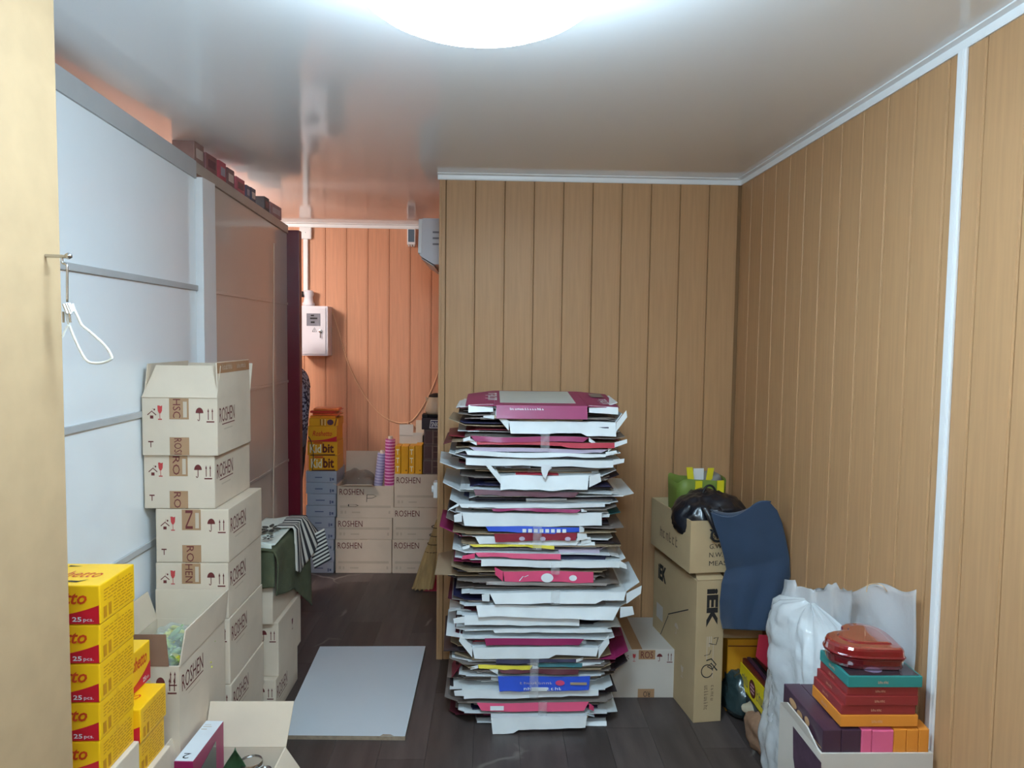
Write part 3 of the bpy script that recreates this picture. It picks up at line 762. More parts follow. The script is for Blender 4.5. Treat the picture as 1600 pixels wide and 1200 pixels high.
M_PACKS = [mat('wafer_pack_%d' % i, c, 0.3, 0.1, 20, coat=0.4) for i, c in enumerate([(206, 84, 40), (226, 140, 40), (216, 110, 50), (198, 60, 46)])]
hh = 0.085
a = at_y(482, 650, YC).x; b = at_y(528, 650, YC).x
t, D = carton('display_tray', 'small striped orange display tray on the far snack box', a, b, YC + 0.01, YC + 0.19, z, z + 0.052, 0, None, M_YELD, lid_seam=False, cat='tray')
f = box_face('front', *D); W = D[1] - D[0]; h = D[5]
for q in range(4): put(f, rect2d(0, 0, 1, 1), (0.38 + q * 0.055) * W, 0.1 * h, 0.02 * W, 0.8 * h, M_CREAM if q % 2 else M_CHOC, t, 'stripe')
put(f, disc2d(0.5, 0.5, 0.5, 0.5), 0.62 * W, 0.12 * h, 0.22 * W, 0.75 * h, mat('plum', (80, 44, 70), 0.5), t, 'emblem')
put(f, poly2d([(0.0, 0), (0.4, 0), (1, 1), (0.6, 1)]), 0.86 * W, 0.05 * h, 0.1 * W, 0.9 * h, M_CHOC, t, 'stripe')
z += 0.052
for k in range(4):
    dx = random.uniform(-0.012, 0.012); th_ = 0.0165
    t = thing('wafer_pack', 'thin %s wafer pack, %s of the packs lying on the striped tray' % (['red', 'orange', 'amber', 'dark red'][k], ['lowest', 'second', 'third', 'top'][k]), 'packet', ((a + b) / 2 + dx, YC + 0.09, z + k * th_), random.uniform(-0.06, 0.06), 'wafer packs')
    MB().box(-0.085, 0.085, -0.06, 0.06, 0, th_ - 0.001).build('pack', M_PACKS[(k * 3 + 1) % 4], t, bevel=0.003)
    MB().box(0.085, 0.1, -0.055, 0.055, th_ * .4, th_ * .5).build('crimp', M_PACKS[k], t)

# ---- rolls of printed film in the open carton
def check_mat(name, c1, c2, sx, sz):
    m = mat(name, c1, 0.4, 0.02, coat=0.3); nt = m.node_tree; b = nt.nodes['Principled BSDF']
    ck = nt.nodes.new('ShaderNodeTexBrick'); ck.inputs['Color1'].default_value = s2l(c1) + (1,); ck.inputs['Color2'].default_value = s2l(c1) + (1,)
    ck.inputs['Mortar'].default_value = s2l(c2) + (1,); ck.inputs['Scale'].default_value = 1.0
    ck.inputs['Brick Width'].default_value = sx; ck.inputs['Row Height'].default_value = sz; ck.inputs['Mortar Size'].default_value = sz * 0.22
    tc = nt.nodes.new('ShaderNodeTexCoord'); sp = nt.nodes.new('ShaderNodeSeparateXYZ'); cb = nt.nodes.new('ShaderNodeCombineXYZ')
    at = nt.nodes.new('ShaderNodeMath'); at.operation = 'ARCTAN2'
    nt.links.new(tc.outputs['Object'], sp.inputs[0]); nt.links.new(sp.outputs[1], at.inputs[0]); nt.links.new(sp.outputs[0], at.inputs[1])
    nt.links.new(at.outputs[0], cb.inputs[0]); nt.links.new(sp.outputs[2], cb.inputs[1]); nt.links.new(cb.outputs[0], ck.inputs['Vector'])
    nt.links.new(ck.outputs['Color'], b.inputs['Base Color']); return m
def roll(label, pbase, ptop, r, m):
    p0 = Vector(pbase); p1 = Vector(ptop); L = (p1 - p0).length
    t = thing('film_roll', label, 'roll', p0, 0, 'rolls in the open carton')
    t.rotation_mode = 'QUATERNION'; t.rotation_quaternion = Vector((0, 0, 1)).rotation_difference(p1 - p0)
    MB().lathe([(r * 0.5, 0), (r, 0.0), (r, L), (r * 0.45, L)], 28).build('film', m, t, smooth=False)
    MB().lathe([(r * 0.45, -0.0), (r * 0.45, L + 0.02), (r * 0.36, L + 0.02), (r * 0.36, L * 0.9)], 20).build('core', M_CARD, t)
zf = zA[2] + 0.012
pt = at_y(610, 686, 5.03); roll('pink roll with white dashes standing in the open carton', (pt.x - 0.012, 5.04, zf), pt, 0.034, check_mat('pink_film', (176, 54, 130), (226, 170, 204), 0.45, 0.022))
pt = at_y(597, 708, 5.05); roll('lavender striped roll leaning in the open carton', (pt.x - 0.05, 5.06, zf), pt, 0.030, check_mat('lavender_film', (150, 146, 186), (190, 188, 214), 3.0, 0.02))

# ---- things on the pile behind the broom
zp = zB[3]
GT = 'amber boxes standing on the far pile'
for k, (pa, pb_, tf) in enumerate(((617, 625.5, 1), (626.5, 637.5, 0), (638.5, 647.5, 1), (648.5, 659, 0))):
    a = at_y(pa, 720, YC).x; b = at_y(pb_, 720, YC).x
    t = thing('amber_box', ['slim amber box with cream marks, next to the pink roll', 'plain amber box between two marked amber boxes', 'slim amber box with cream marks, between two plain amber boxes', 'plain amber box next to the brown display cases'][k], 'box', ((a + b) / 2, YC + 0.07, zp), 0, GT)
    hh = at_y(640, 698 - (2 if k == 3 else 0), YC).z - zp
    MB().box(-(b - a) / 2, (b - a) / 2, -0.06, 0.08, 0, hh).build('body', M_YELD, t, bevel=0.002)
    D = (-(b - a) / 2, (b - a) / 2, -0.06, 0.08, 0, hh); f = box_face('front', *D); W = b - a
    if tf:
        for q in range(3): put_text(f, 'T', 0.2 * W, (0.08 + q * 0.31) * hh, 0.55 * W, 0.2 * hh, M_CREAM, t, bold=0.03)
    else:
        for q in range(3): put(f, rect2d(0, 0, 1, 1), (0.2 + q * 0.26) * W, 0.1 * hh, 0.03 * W, 0.8 * hh, M_YELTEXT, t, 'stripe')
        put(f, disc2d(0.5, 0.5, 0.5, 0.5, 12), 0.62 * W, 0.1 * hh, 0.2 * W, 0.05 * hh, M_CHOC, t, 'emblem')
# open brown carton behind the amber boxes
a = at_y(624, 690, 5.1).x; b = at_y(660, 690, 5.1).x
t, D = carton('carton', 'small open carton with raised flap behind the amber boxes', a, b, 5.103, 5.24, zp, zp + 0.245, 0, None, M_CARD_GREY, open_top=True)
x0, x1, y0, y1, z0, z1 = D
hinge_flap(t, (x0, y0, z1), (x0 + 0.095, y0, z1), (0, 0.1, 1), 0.075, M_CARD_GREY)
hinge_flap(t, (x1, y0, z1), (x1, y1, z1), (0.5, 0, 0.9), 0.09, M_CARD)
hinge_flap(t, (x0 + 0.10, y1, z1), (x1, y1, z1), (0, 0.05, 1), 0.09, M_CARD)
# brown display cases (three) and dark snack box, kettle
M_DK = mat('brown_case', (104, 82, 78), 0.5, 0.06, 10); M_DK2 = mat('brown_case_window', (84, 58, 60), 0.3, 0.1, 18); M_LN = mat('case_line', (150, 126, 110), 0.6)
zc = zp
tops = [at_y(675, 718, YC).z, at_y(675, 695, YC).z, at_y(675, 671, YC).z]
for k in range(3):
    a = at_y(661 + k * 0.6, 700, YC).x; b = a + 0.19
    t, D = carton('display_case', ['lowest', 'middle', 'upper'][k] + ' brown windowed display case on the far pile', a, b, YC + 0.0, YC + 0.26, zc, tops[k] - 0.0008, 0, 'brown display cases', M_DK, lid_seam=False, cat='box')
    f = box_face('front', *D); W = D[1] - D[0]; h = D[5]
    put(f, rect2d(0, 0, 1, 1), 0.05 * W, 0.1 * h, 0.24 * W, 0.8 * h, M_DK2, t, 'window'); put(f, rect2d(0, 0, 1, 1), 0.36 * W, 0.1 * h, 0.5 * W, 0.8 * h, M_DK2, t, 'window')
    put(f, join2d(rect2d(0.31, 0, 0.33, 1), rect2d(0.36, 0.5, 0.86, 0.53), rect2d(0.36, 0.88, 0.86, 0.91)), 0, 0, W, h, M_LN, t, 'line', off=0.0014)
    zc = tops[k]
a = at_y(659, 660, YC).x; hh = at_y(675, 653, YC).z - zc
t, D = carton('bar_box', 'dark brown chocolate bar box with slanted white-framed name under the kettle', a, a + 0.20, YC - 0.01, YC + 0.2, zc, zc + hh, 0, None, mat('dark_plum', (44, 30, 40), 0.45, 0.06), lid_seam=False, cat='box')
f = box_face('front', *D); W = D[1] - D[0]; h = D[5]
put(f, poly2d([(0, 0), (0.94, 0), (1, 1), (0.06, 1)]), 0.26 * W, 0.12 * h, 0.66 * W, 0.72 * h, M_MAGW, t, 'frame')
put(f, poly2d([(0, 0), (0.94, 0), (1, 1), (0.06, 1)]), 0.285 * W, 0.2 * h, 0.61 * W, 0.56 * h, mat('navy_ink', (36, 34, 84), 0.5), t, 'field', off=0.0014)
put_text(f, 'SNICKERS', 0.32 * W, 0.26 * h, 0.54 * W, 0.42 * h, M_MAGW, t, shear=0.15, bold=0.02, off=0.002)
zc += hh
tag(MB().box(-0.03, 0.01, -0.05, 0.05, 0, 0.022).build('small_case', M_BLACK, None, bevel=0.003, loc=(a + 0.03, YC + 0.06, zc)), 'small dark case lying beside the kettle', 'case')
kx = at_y(681, 640, 5.03).x
t = thing('kettle', 'cream electric kettle with dark lid on the dark bar box', 'kettle', (kx, 5.03, zc))
kh = at_y(680, 620, 5.03).z - zc
M_KET = mat('cream_plastic', (206, 188, 160), 0.25, 0.03, coat=0.4)
MB().lathe([(0.062, 0), (0.074, 0.006), (0.075, 0.018), (0.07, 0.022)], 28).build('base', M_BLACK, t)
MB().lathe([(0.066, 0.022), (0.073, 0.04), (0.071, 0.07), (0.062, kh * 0.75), (0.050, kh), (0.02, kh)], 28).build('jug', M_KET, t, smooth=True)
MB().lathe([(0.05, kh), (0.046, kh + 0.012), (0.02, kh + 0.024), (0.004, kh + 0.026)], 28).build('lid', M_BLACK, t, smooth=True)
MB().tube([(0.045, 0, kh - 0.01), (0.09, 0, kh + 0.005), (0.115, 0, kh - 0.04), (0.105, 0, 0.09), (0.07, 0, 0.06)], 0.011, 8).build('handle', M_BLACK, t, smooth=True)
MB().add([(-0.045, -0.02, kh - 0.02), (-0.075, 0, kh + 0.004), (-0.045, 0.02, kh - 0.02), (-0.055, 0, kh - 0.06)], [(0, 1, 3), (1, 2, 3), (0, 2, 1), (0, 3, 2)]).build('spout', M_KET, t)

# ---- wall fittings
WY = YF - 0.009
mxl = at_y(470, 515, WY - 0.14).x; mxr = at_y(512, 515, WY - 0.14).x; mzt = at_y(491, 478, WY - 0.14).z; mzb = at_y(491, 556, WY - 0.14).z
t = thing('meter_box', 'white metal electricity meter box with window and key on the far wall', 'meter box', ((mxl + mxr) / 2, WY, mzb))
MW = mxr - mxl; MH = mzt - mzb; M_BOXW = mat('meter_white', (226, 222, 228), 0.35, 0.02)
MB().box(-MW / 2, MW / 2, -0.135, 0.0, 0, MH).build('case', M_BOXW, t, bevel=0.003)
dr = MB().box(-MW / 2 + 0.006, MW / 2 - 0.014, -0.141, -0.1352, 0.010, MH - 0.012).build('door', M_BOXW, t, bevel=0.002)
wi = MB().box(-0.052, 0.042, -0.1425, -0.1412, MH * 0.60, MH * 0.85).build('window', mat('meter_glass', (128, 128, 136), 0.15, 0.1, 30), dr)
fdoor = Face((-MW / 2, -0.1427, 0), (1, 0, 0), (0, 0, 1))
put(fdoor, join2d(rect2d(0.25, 0.55, 0.8, 0.68), rect2d(0.3, 0.2, 0.6, 0.35), rect2d(0.3, 0.8, 0.55, 0.92)), MW / 2 - 0.05, MH * 0.61, 0.09, MH * 0.23, M_INKBLK, dr, 'meter_dial', off=0.0005)
put(fdoor, join2d(strip2d([(0, 0), (1, 0), (0.5, 1), (0, 0)], 0.06), strip2d([(0.55, 0.65), (0.42, 0.4), (0.58, 0.42), (0.48, 0.12)], 0.04)), MW * 0.43, MH * 0.485, 0.03, 0.028, M_INKBLK, dr, 'warning_sign', off=-0.001)
MB().lathe([(0.012, 0), (0.012, 0.008), (0.006, 0.01)], 14, m=Matrix.Translation((MW * 0.24, -0.141, MH * 0.495)) @ Matrix.Rotation(math.pi / 2, 4, 'X')).build('lock', M_STEEL, dr)
MB().box(MW * 0.24 - 0.003, MW * 0.24 + 0.003, -0.153, -0.151, MH * 0.36, MH * 0.49).build('key', M_STEEL, dr)
# cable gland and trunking above it
gx = at_y(482, 470, WY - 0.05).x
t = thing('cable_gland', 'white rounded cable gland on top of the meter box', 'cable gland', (gx, WY - 0.05, mzt))
gh = at_y(482, 453, WY - 0.05).z - mzt
MB().lathe([(0.042, 0), (0.042, 0.02), (0.034, 0.03), (0.03, gh * 0.55), (0.038, gh * 0.75), (0.034, gh * 0.95), (0.01, gh)], 24).build('body', M_BOXW, t, smooth=True)
MB().lathe([(0.02, 0), (0.022, 0.01), (0.01, 0.012)], 16, m=Matrix.Translation((-0.03, -0.02, gh * 0.72)) @ Matrix.Rotation(-math.pi / 2, 4, 'Y')).build('port', M_BLACK, t)
tx = at_y(477.5, 420, WY - 0.02).x
tag(MB().box(tx - 0.016, tx + 0.016, WY - 0.022, WY, mzt + gh * 0.8, H - 0.11).box(tx - 0.013, tx + 0.013, WY - 0.024, WY - 0.022, mzt + gh * 0.8, H - 0.11).build('cable_trunking', M_WHITE, bevel=0.0015),
    'slim vertical white cable trunking above the meter box', 'trunking')
t = thing('trunking_joint', 'white T-shaped trunking joint under the ceiling moulding', 'joint', (tx, WY, H - 0.115))
MB().box(-0.042, 0.042, -0.03, 0, 0.0, 0.083).build('cap', M_WHITE, t, bevel=0.008)
MB().lathe([(0.004, 0), (0.004, 0.002), (0.001, 0.0025)], 10, m=Matrix.Translation((0, -0.03, 0.045)) @ Matrix.Rotation(math.pi / 2, 4, 'X')).build('screw', M_STEEL, t)
# small grey junction box near the ceiling
jx0 = at_y(636, 365, WY - 0.06).x; jx1 = at_y(649, 365, WY - 0.06).x
t = thing('junction_box', 'small white box with blue-grey front high on the far wall', 'junction box', ((jx0 + jx1) / 2, WY, H - 0.145))
jw = (jx1 - jx0) / 2
MB().box(-jw, jw, -0.06, 0, 0, 0.112).build('case', M_WHITE, t, bevel=0.004)
MB().box(-jw + 0.008, jw - 0.008, -0.062, -0.06, 0.018, 0.105).build('front', mat('blue_grey', (92, 110, 126), 0.3), t)
for q in (-1, 0, 1): MB().box(q * 0.018 - 0.004, q * 0.018 + 0.004, -0.05, -0.02, -0.012, 0.0).build('cable_stub', M_WHITE, t)
# air conditioner on the partition side
ay0 = 4.02; ay1 = 4.75
axl = at_y(655, 370, ay0).x
azt = at_y(670, 341, ay0).z; azb = at_y(670, 413, ay0).z
t = thing('air_conditioner', 'white wall air conditioner high on the passage side of the partition', 'air conditioner', (XP + 0.004, (ay0 + ay1) / 2, azb))
D_ = XP + 0.004 - axl; Hh = azt - azb; L2 = (ay1 - ay0) / 2
prof = [(0, 0.0), (-D_ * 0.45, -0.0), (-D_ * 0.96, Hh * 0.18), (-D_, Hh * 0.24), (-D_ * 0.97, Hh * 0.96), (-D_ * 0.85, Hh), (0, Hh)]
MB().slab([(x, -L2, z_) for x, z_ in prof], (0, 1, 0), 2 * L2).build('body', mat('ac_white', (206, 204, 208), 0.4, 0.02), t)
MB().slab([(-D_ - 0.006, -L2 - 0.004, Hh * 0.24), (-D_ - 0.006, L2 + 0.004, Hh * 0.24), (-D_ * 0.97 - 0.006, L2 + 0.004, Hh * 0.98), (-D_ * 0.97 - 0.006, -L2 - 0.004, Hh * 0.98)], (1, 0, 0), 0.018).build('front_panel', M_WHITE, t, bevel=0.002)
MB().slab([(-D_ * 0.45, -L2 + 0.03, -0.004), (-D_ * 0.45, L2 - 0.03, -0.004), (-D_ * 0.95, L2 - 0.03, Hh * 0.165), (-D_ * 0.95, -L2 + 0.03, Hh * 0.165)], (0, 0, 1), -0.006).build('louvre', M_RAIL, t)
for q in range(3): MB().box(-D_ * 0.5, -D_ * 0.15, -L2 - 0.0015, -L2, Hh * (0.42 + 0.13 * q), Hh * (0.46 + 0.13 * q)).build('vent_slot', mat('ac_slot', (130, 128, 134), 0.6), t)
# wall socket on the passage side
sp = at_y(686, 764, 3.72)
t = thing('wall_socket', 'white wall socket with plug on the partition edge', 'socket', (XP + 0.004, 3.72, sp.z))
MB().box(-0.034, 0, -0.035, 0.035, -0.04, 0.04).build('plate', M_WHITE, t, bevel=0.004)
MB().tube([(-0.034, 0, 0), (-0.044, 0, 0)], 0.018, 14).build('plug', M_WHITE, t)
# loose cable across the far wall
def bez(pts, n=24):
    out = []
    P = [Vector(p) for p in pts]; P = [P[0] * 2 - P[1]] + P + [P[-1] * 2 - P[-2]]
    for i in range(1, len(P) - 2):
        for k in range(n // 4):
            t_ = k / (n // 4); a, b, c, d = P[i - 1], P[i], P[i + 1], P[i + 2]
            out.append(0.5 * ((2 * b) + (c - a) * t_ + (2 * a - 5 * b + 4 * c - d) * t_ * t_ + (3 * b - a - 3 * c + d) * t_ ** 3))
    out.append(P[-2]); return out
cp = [(518, 482), (530, 520), (545, 570), (568, 615), (592, 645), (615, 659), (638, 660), (652, 648), (668, 622), (680, 595), (688, 570)]
CY = WY - 0.004
tag(MB().tube(bez([at_y(a, b, CY) for a, b in cp], 16), 0.0042, 6).build('loose_cable', mat('pale_cable', (226, 176, 136), 0.5), smooth=True),
    'thin pale cable sagging across the far wall from the meter box', 'cable')
tag(MB().tube(bez([at_y(a, b, CY - 0.009) for a, b in [(638, 658), (637, 664), (641, 670), (645, 667), (641, 661), (650, 668)]], 16), 0.0038, 6).build('cable_end', MATS['pale_cable'], smooth=True),
    'small curl of pale cable hanging at the lowest sag', 'cable')

# ================================================================== BROOM, DUSTPAN, CLOTH, PERSON
M_STRAW = mat('straw', (178, 150, 100), 0.8, 0.22, 30, (1, 1, 0.08), bump=0.5, bscale=60)
M_STRING = mat('dark_string', (92, 74, 50), 0.8)
p_b = at_y(660, 921, 4.62); p_b.z = 0.0
p_t = at_y(687, 812, 4.72)
b0 = Vector((p_b.x, 4.62, 0.0)); b1 = Vector((p_t.x, 4.72, p_t.z))
t = thing('straw_broom', 'tied straw broom leaning head down against the partition', 'broom', b0)
ax = (b1 - b0)
def bp_(k): return ax * k
NS = 26
def broom_fn(u, v):
    k = v; r = 0.040 * (1 - k) ** 1.2 + 0.024 + 0.006 * math.sin(math.pi * min(1, k * 1.4)) if k < 0.62 else 0.036 - (k - 0.62) * 0.04
    a_ = u * 2 * math.pi
    r *= 1 + 0.07 * math.sin(a_ * 13 + k * 3) + 0.04 * noise.noise(Vector((u * 12, k * 6, 1)))
    z_ = 0.0 if k > 0 else 0.012 * abs(math.sin(a_ * 7))
    return bp_(k) + Vector((math.cos(a_) * r, math.sin(a_) * r * 0.45, z_ + (0.004 if k == 0 else 0)))
mb = MB(); mb.grid(broom_fn, 64, 30); mb.add([broom_fn(i / 32, 0) for i in range(32)], [list(range(32))]); mb.add([broom_fn(i / 32, 1) for i in range(32)], [list(range(32))])
mb.build('straw_bundle', M_STRAW, t, smooth=True)
for k in (0.55, 0.66, 0.78, 0.9):
    ring = [bp_(k) + Vector((math.cos(q / 16 * 2 * math.pi) * 0.041, math.sin(q / 16 * 2 * math.pi) * 0.019, 0.006 * math.sin(q / 16 * 2 * math.pi))) * (1.05 if k < .6 else 0.98) for q in range(17)]
    MB().tube(ring, 0.0032, 5).build('binding', M_STRING, t)
M_PINK = mat('pink_red_plastic', (182, 44, 72), 0.35, 0.05, coat=0.2)
dp = thing('dustpan', 'pinkish red plastic dustpan on the floor behind the broom', 'dustpan', (at_z(690, 905).x, 4.72, 0.0))
MB().slab([(-0.10, -0.12, 0.0), (0.10, -0.12, 0.0), (0.10, 0.10, 0.0), (-0.10, 0.10, 0.0)], (0, 0, 1), 0.005).build('pan', M_PINK, dp)
MB().slab([(-0.10, 0.10, 0.005), (0.10, 0.10, 0.005), (0.09, 0.13, 0.15), (-0.09, 0.13, 0.15)], (0, 1, 0), 0.004).build('back', M_PINK, dp)
for s_ in (-1, 1): MB().slab([(s_ * 0.10, -0.12, 0.005), (s_ * 0.10, 0.10, 0.005), (s_ * 0.09, 0.13, 0.15)], (s_, 0, 0), 0.004).build('side', M_PINK, dp)
MB().tube([(0, 0.128, 0.13), (0, 0.14, 0.2)], 0.012, 10).build('handle', M_PINK, dp)

# ---- striped and floral cloth with a green towel over the cartons
M_GREEN = mat('green_towel', (82, 86, 62), 0.95, 0.12, 20, bump=0.4, bscale=180)
M_FLOWERCLOTH = mat('pale_cloth', (234, 238, 226), 0.9, 0.05, 20, bump=0.2, bscale=150)
M_DARKPET = mat('dark_petal', (70, 70, 62), 0.9, 0.06)
def stripe_mat():
    m = mat('striped_cloth', (214, 210, 198), 0.9, 0.03); nt = m.node_tree; b = nt.nodes['Principled BSDF']
    tc = nt.nodes.new('ShaderNodeUVMap'); wv = nt.nodes.new('ShaderNodeTexWave'); wv.inputs['Scale'].default_value = 1.0
    sp = nt.nodes.new('ShaderNodeSeparateXYZ'); nt.links.new(tc.outputs[0], sp.inputs[0])
    mu = nt.nodes.new('ShaderNodeMath'); mu.operation = 'MULTIPLY'; mu.inputs[1].default_value = 9.0; nt.links.new(sp.outputs[0], mu.inputs[0])
    fr_ = nt.nodes.new('ShaderNodeMath'); fr_.operation = 'FRACT'; nt.links.new(mu.outputs[0], fr_.inputs[0])
    gt = nt.nodes.new('ShaderNodeMath'); gt.operation = 'GREATER_THAN'; gt.inputs[1].default_value = 0.5; nt.links.new(fr_.outputs[0], gt.inputs[0])
    mx = nt.nodes.new('ShaderNodeMixRGB'); nt.links.new(gt.outputs[0], mx.inputs[0])
    mx.inputs[1].default_value = s2l((216, 212, 202)) + (1,); mx.inputs[2].default_value = s2l((52, 50, 52)) + (1,)
    nt.links.new(mx.outputs[0], b.inputs['Base Color']); nt.nodes.remove(wv); return m
def add_uv(o, nu, nv, th=True):
    me = o.data; uv = me.uv_layers.new(name='UVMap'); W = nu + 1; n = (nu + 1) * (nv + 1)
    for l in me.loops:
        k = l.vertex_index % n
        uv.data[l.index].uv = ((k % W) / nu, (k // W) / nv)
XT0, XT1, YT0, YT1, ZT = -1.15, -0.905, 3.05, 3.48, 0.712
tw = thing('green_towel', 'dull green towel hanging over the side of the carton stack', 'towel', (XT1, 3.2, ZT))
def towel(u, v):
    # u along depth (0 near .. 1 far), v from top of box down the right side
    y = YT0 - 0.035 + u * 0.50
    ripple = 0.007 * math.sin(u * 13 + v * 3) * min(1, v * 2)
    if v < 0.25:
        k = v / 0.25
        return Vector((XT1 - 0.10 + k * 0.108 - XT1, y - 3.2, 0.009 + 0.003 * math.sin(k * 3)))
    k = (v - 0.25) / 0.75
    drop = 0.185 + 0.24 * u ** 1.6 + 0.012 * math.sin(u * 9)
    return Vector((0.011 + ripple + 0.025 * k * max(0, u - 0.4) + 0.012 * min(1, k * 6), y - 3.2 + 0.05 * k * u, 0.008 - k * drop))
MB().grid(towel, 40, 36, 0.004).build('fabric', M_GREEN, tw, smooth=True)
def towel_front(u, v):
    x = -0.15 + u * 0.165
    if v < 0.2: return Vector((x, YT0 - 3.2 - 0.002 - 0.012 * (v / 0.2) + 0.02, 0.011))
    k = (v - 0.2) / 0.8
    return Vector((x, YT0 - 3.2 - 0.016 - 0.008 * math.sin(u * 9), 0.008 - k * (0.165 + 0.012 * math.sin(u * 5))))
MB().grid(towel_front, 22, 26, 0.004).build('front_fold', M_GREEN, tw, smooth=True)
cl = thing('floral_cloth', 'pale cloth with dark flowers and striped edge folded on the green towel', 'cloth', (XT1, 3.2, ZT + 0.026))
def top_cloth(u, v):
    return Vector((-0.165 + u * 0.17, -0.13 + v * 0.45, 0.004 + 0.006 * math.sin(u * 5 + v * 4) + 0.004 * noise.noise(Vector((u * 5, v * 5, 3)))))
MB().grid(top_cloth, 18, 24, 0.004).build('top_fold', M_FLOWERCLOTH, cl, smooth=True)
def front_cloth(u, v): return Vector((-0.16 + u * 0.16, -0.132 - 0.022 - 0.004 * math.sin(u * 8), 0.008 - v * (0.10 - 0.07 * u)))
MB().grid(front_cloth, 14, 8, 0.003).build('front_fold', M_FLOWERCLOTH, cl, smooth=True)
def petals(cx, cy, r, n=7):
    sh = []
    for k in range(n):
        a_ = 2 * math.pi * k / n
        sh.append(poly2d([(cx + r * (q * math.cos(a_) - w_ * math.sin(a_)), cy + r * (q * math.sin(a_) + w_ * math.cos(a_))) for q, w_ in [(0.24, -0.1), (0.6, -0.22), (0.9, -0.1), (1.0, 0), (0.9, 0.1), (0.6, 0.22), (0.24, 0.1)]]))
    return join2d(*sh)
ff = Face((-0.16, -0.160, -0.105), (1, 0, 0), (0, 0, 1))
put(ff, petals(0.32, 0.70, 0.36), 0, 0, 0.1, 0.1, M_DARKPET, cl, 'flower', off=0.002); put(ff, petals(0.22, 0.18, 0.24, 6), 0, 0, 0.1, 0.1, M_DARKPET, cl, 'flower', off=0.002)
ft = Face((-0.165, -0.13, 0.0), (1, 0, 0), (0, 1, 0))
put(ft, petals(0.5, 0.5, 0.5), 0.045, 0.10, 0.10, 0.17, M_DARKPET, cl, 'flower', off=0.0170); put(ft, disc2d(0.5, 0.5, 0.5, 0.5, 12), 0.085, 0.165, 0.02, 0.035, M_FLOWERCLOTH, cl, 'flower_centre', off=0.0174); put(ft, petals(0.5, 0.5, 0.5, 6), 0.105, 0.0, 0.05, 0.08, M_DARKPET, cl, 'flower', off=0.0170)
M_STRIPE = stripe_mat()
def stripes(u, v):
    # folds falling over the far right corner
    if v < 0.3:
        k = v / 0.3; return Vector((-0.05 + k * 0.075, 0.08 + u * 0.24, 0.013 + 0.004 * math.sin(u * 12)))
    k = (v - 0.3) / 0.7
    return Vector((0.027 + 0.045 * k * u + 0.010 * math.sin(u * 10 + k), 0.08 + u * 0.26 + 0.1 * k * u, 0.012 - k * (0.16 + 0.06 * math.sin(u * 4 + 0.6)) - 0.02 * u))
o = MB().grid(stripes, 40, 24, 0.003).build('striped_edge', M_STRIPE, cl, smooth=True); add_uv(o, 40, 24)
def stripes2(u, v): return Vector((0.028 + 0.03 * v + 0.02 * u, 0.33 + u * 0.05, -0.10 - u * 0.17 - 0.02 * v + 0.0 * u)) + Vector((0.045 * v, 0.02 * v, 0.06 * v))
o = MB().grid(stripes2, 24, 8, 0.003).build('striped_corner', M_STRIPE, cl, smooth=True); add_uv(o, 24, 8)

# ---- cord hanging on the beige sheet
cpt = [(428, 380), (428, 470), (427.5, 530), (427, 600), (428.5, 680), (427, 760), (427, 828)]
tag(MB().tube(bez([at_x(a, b, XPAN + 0.011) for a, b in cpt], 16), 0.0038, 6).build('hanging_cord', mat('pale_cord', (214, 190, 170), 0.6), smooth=True), 'thin pale cord hanging down the beige partition sheet', 'cord')

# ---- small goods on top of the partition sheets
GG = 'small cartons on top of the partition'
goods = [(304, 320, (150, 118, 110), 0.085, 'brown'), (322, 340, (142, 96, 96), 0.075, 'dusky brown'), (343, 354, (178, 78, 88), 0.085, 'pinkish red'), (355, 367, (120, 84, 84), 0.08, 'dull mauve'),
         (369, 383, (168, 84, 96), 0.07, 'rose'), (385, 391, (86, 86, 104), 0.065, 'slate'), (392, 400, (70, 74, 92), 0.07, 'dark slate'), (413, 421, (60, 58, 62), 0.075, 'black'), (422, 440, (140, 112, 118), 0.07, 'mauve grey')]
for k, (pa, pb_, c, hh, cn) in enumerate(goods):
    ya = at_x(pa, 300, XPAN).y; yb = at_x(pb_, 300, XPAN).y
    ym = (ya + yb) / 2; zz = ztop(ym) - 0.003 if ym > Y1 else ztop(ym)
    zz = max(ztop(ya), ztop(yb)) - 0.002
    t = thing('goods_box', '%s little box standing on the partition top rail' % cn, 'box', (XPAN - 0.045, ym, zz), 0, GG)
    hl = (yb - ya) / 2 - 0.003
    MB().box(-0.045, 0.045, -hl, hl, 0, hh).build('body', mat('goods_' + cn.replace(' ', '_'), c, 0.5, 0.15, 16), t, bevel=0.003)
    MB().box(0.045, 0.046, -hl * 0.6, hl * 0.7, hh * 0.25, hh * 0.7).build('label', mat('goods_label_%d' % (k % 3), [(200, 180, 170), (110, 70, 76), (160, 150, 160)][k % 3], 0.5), t)

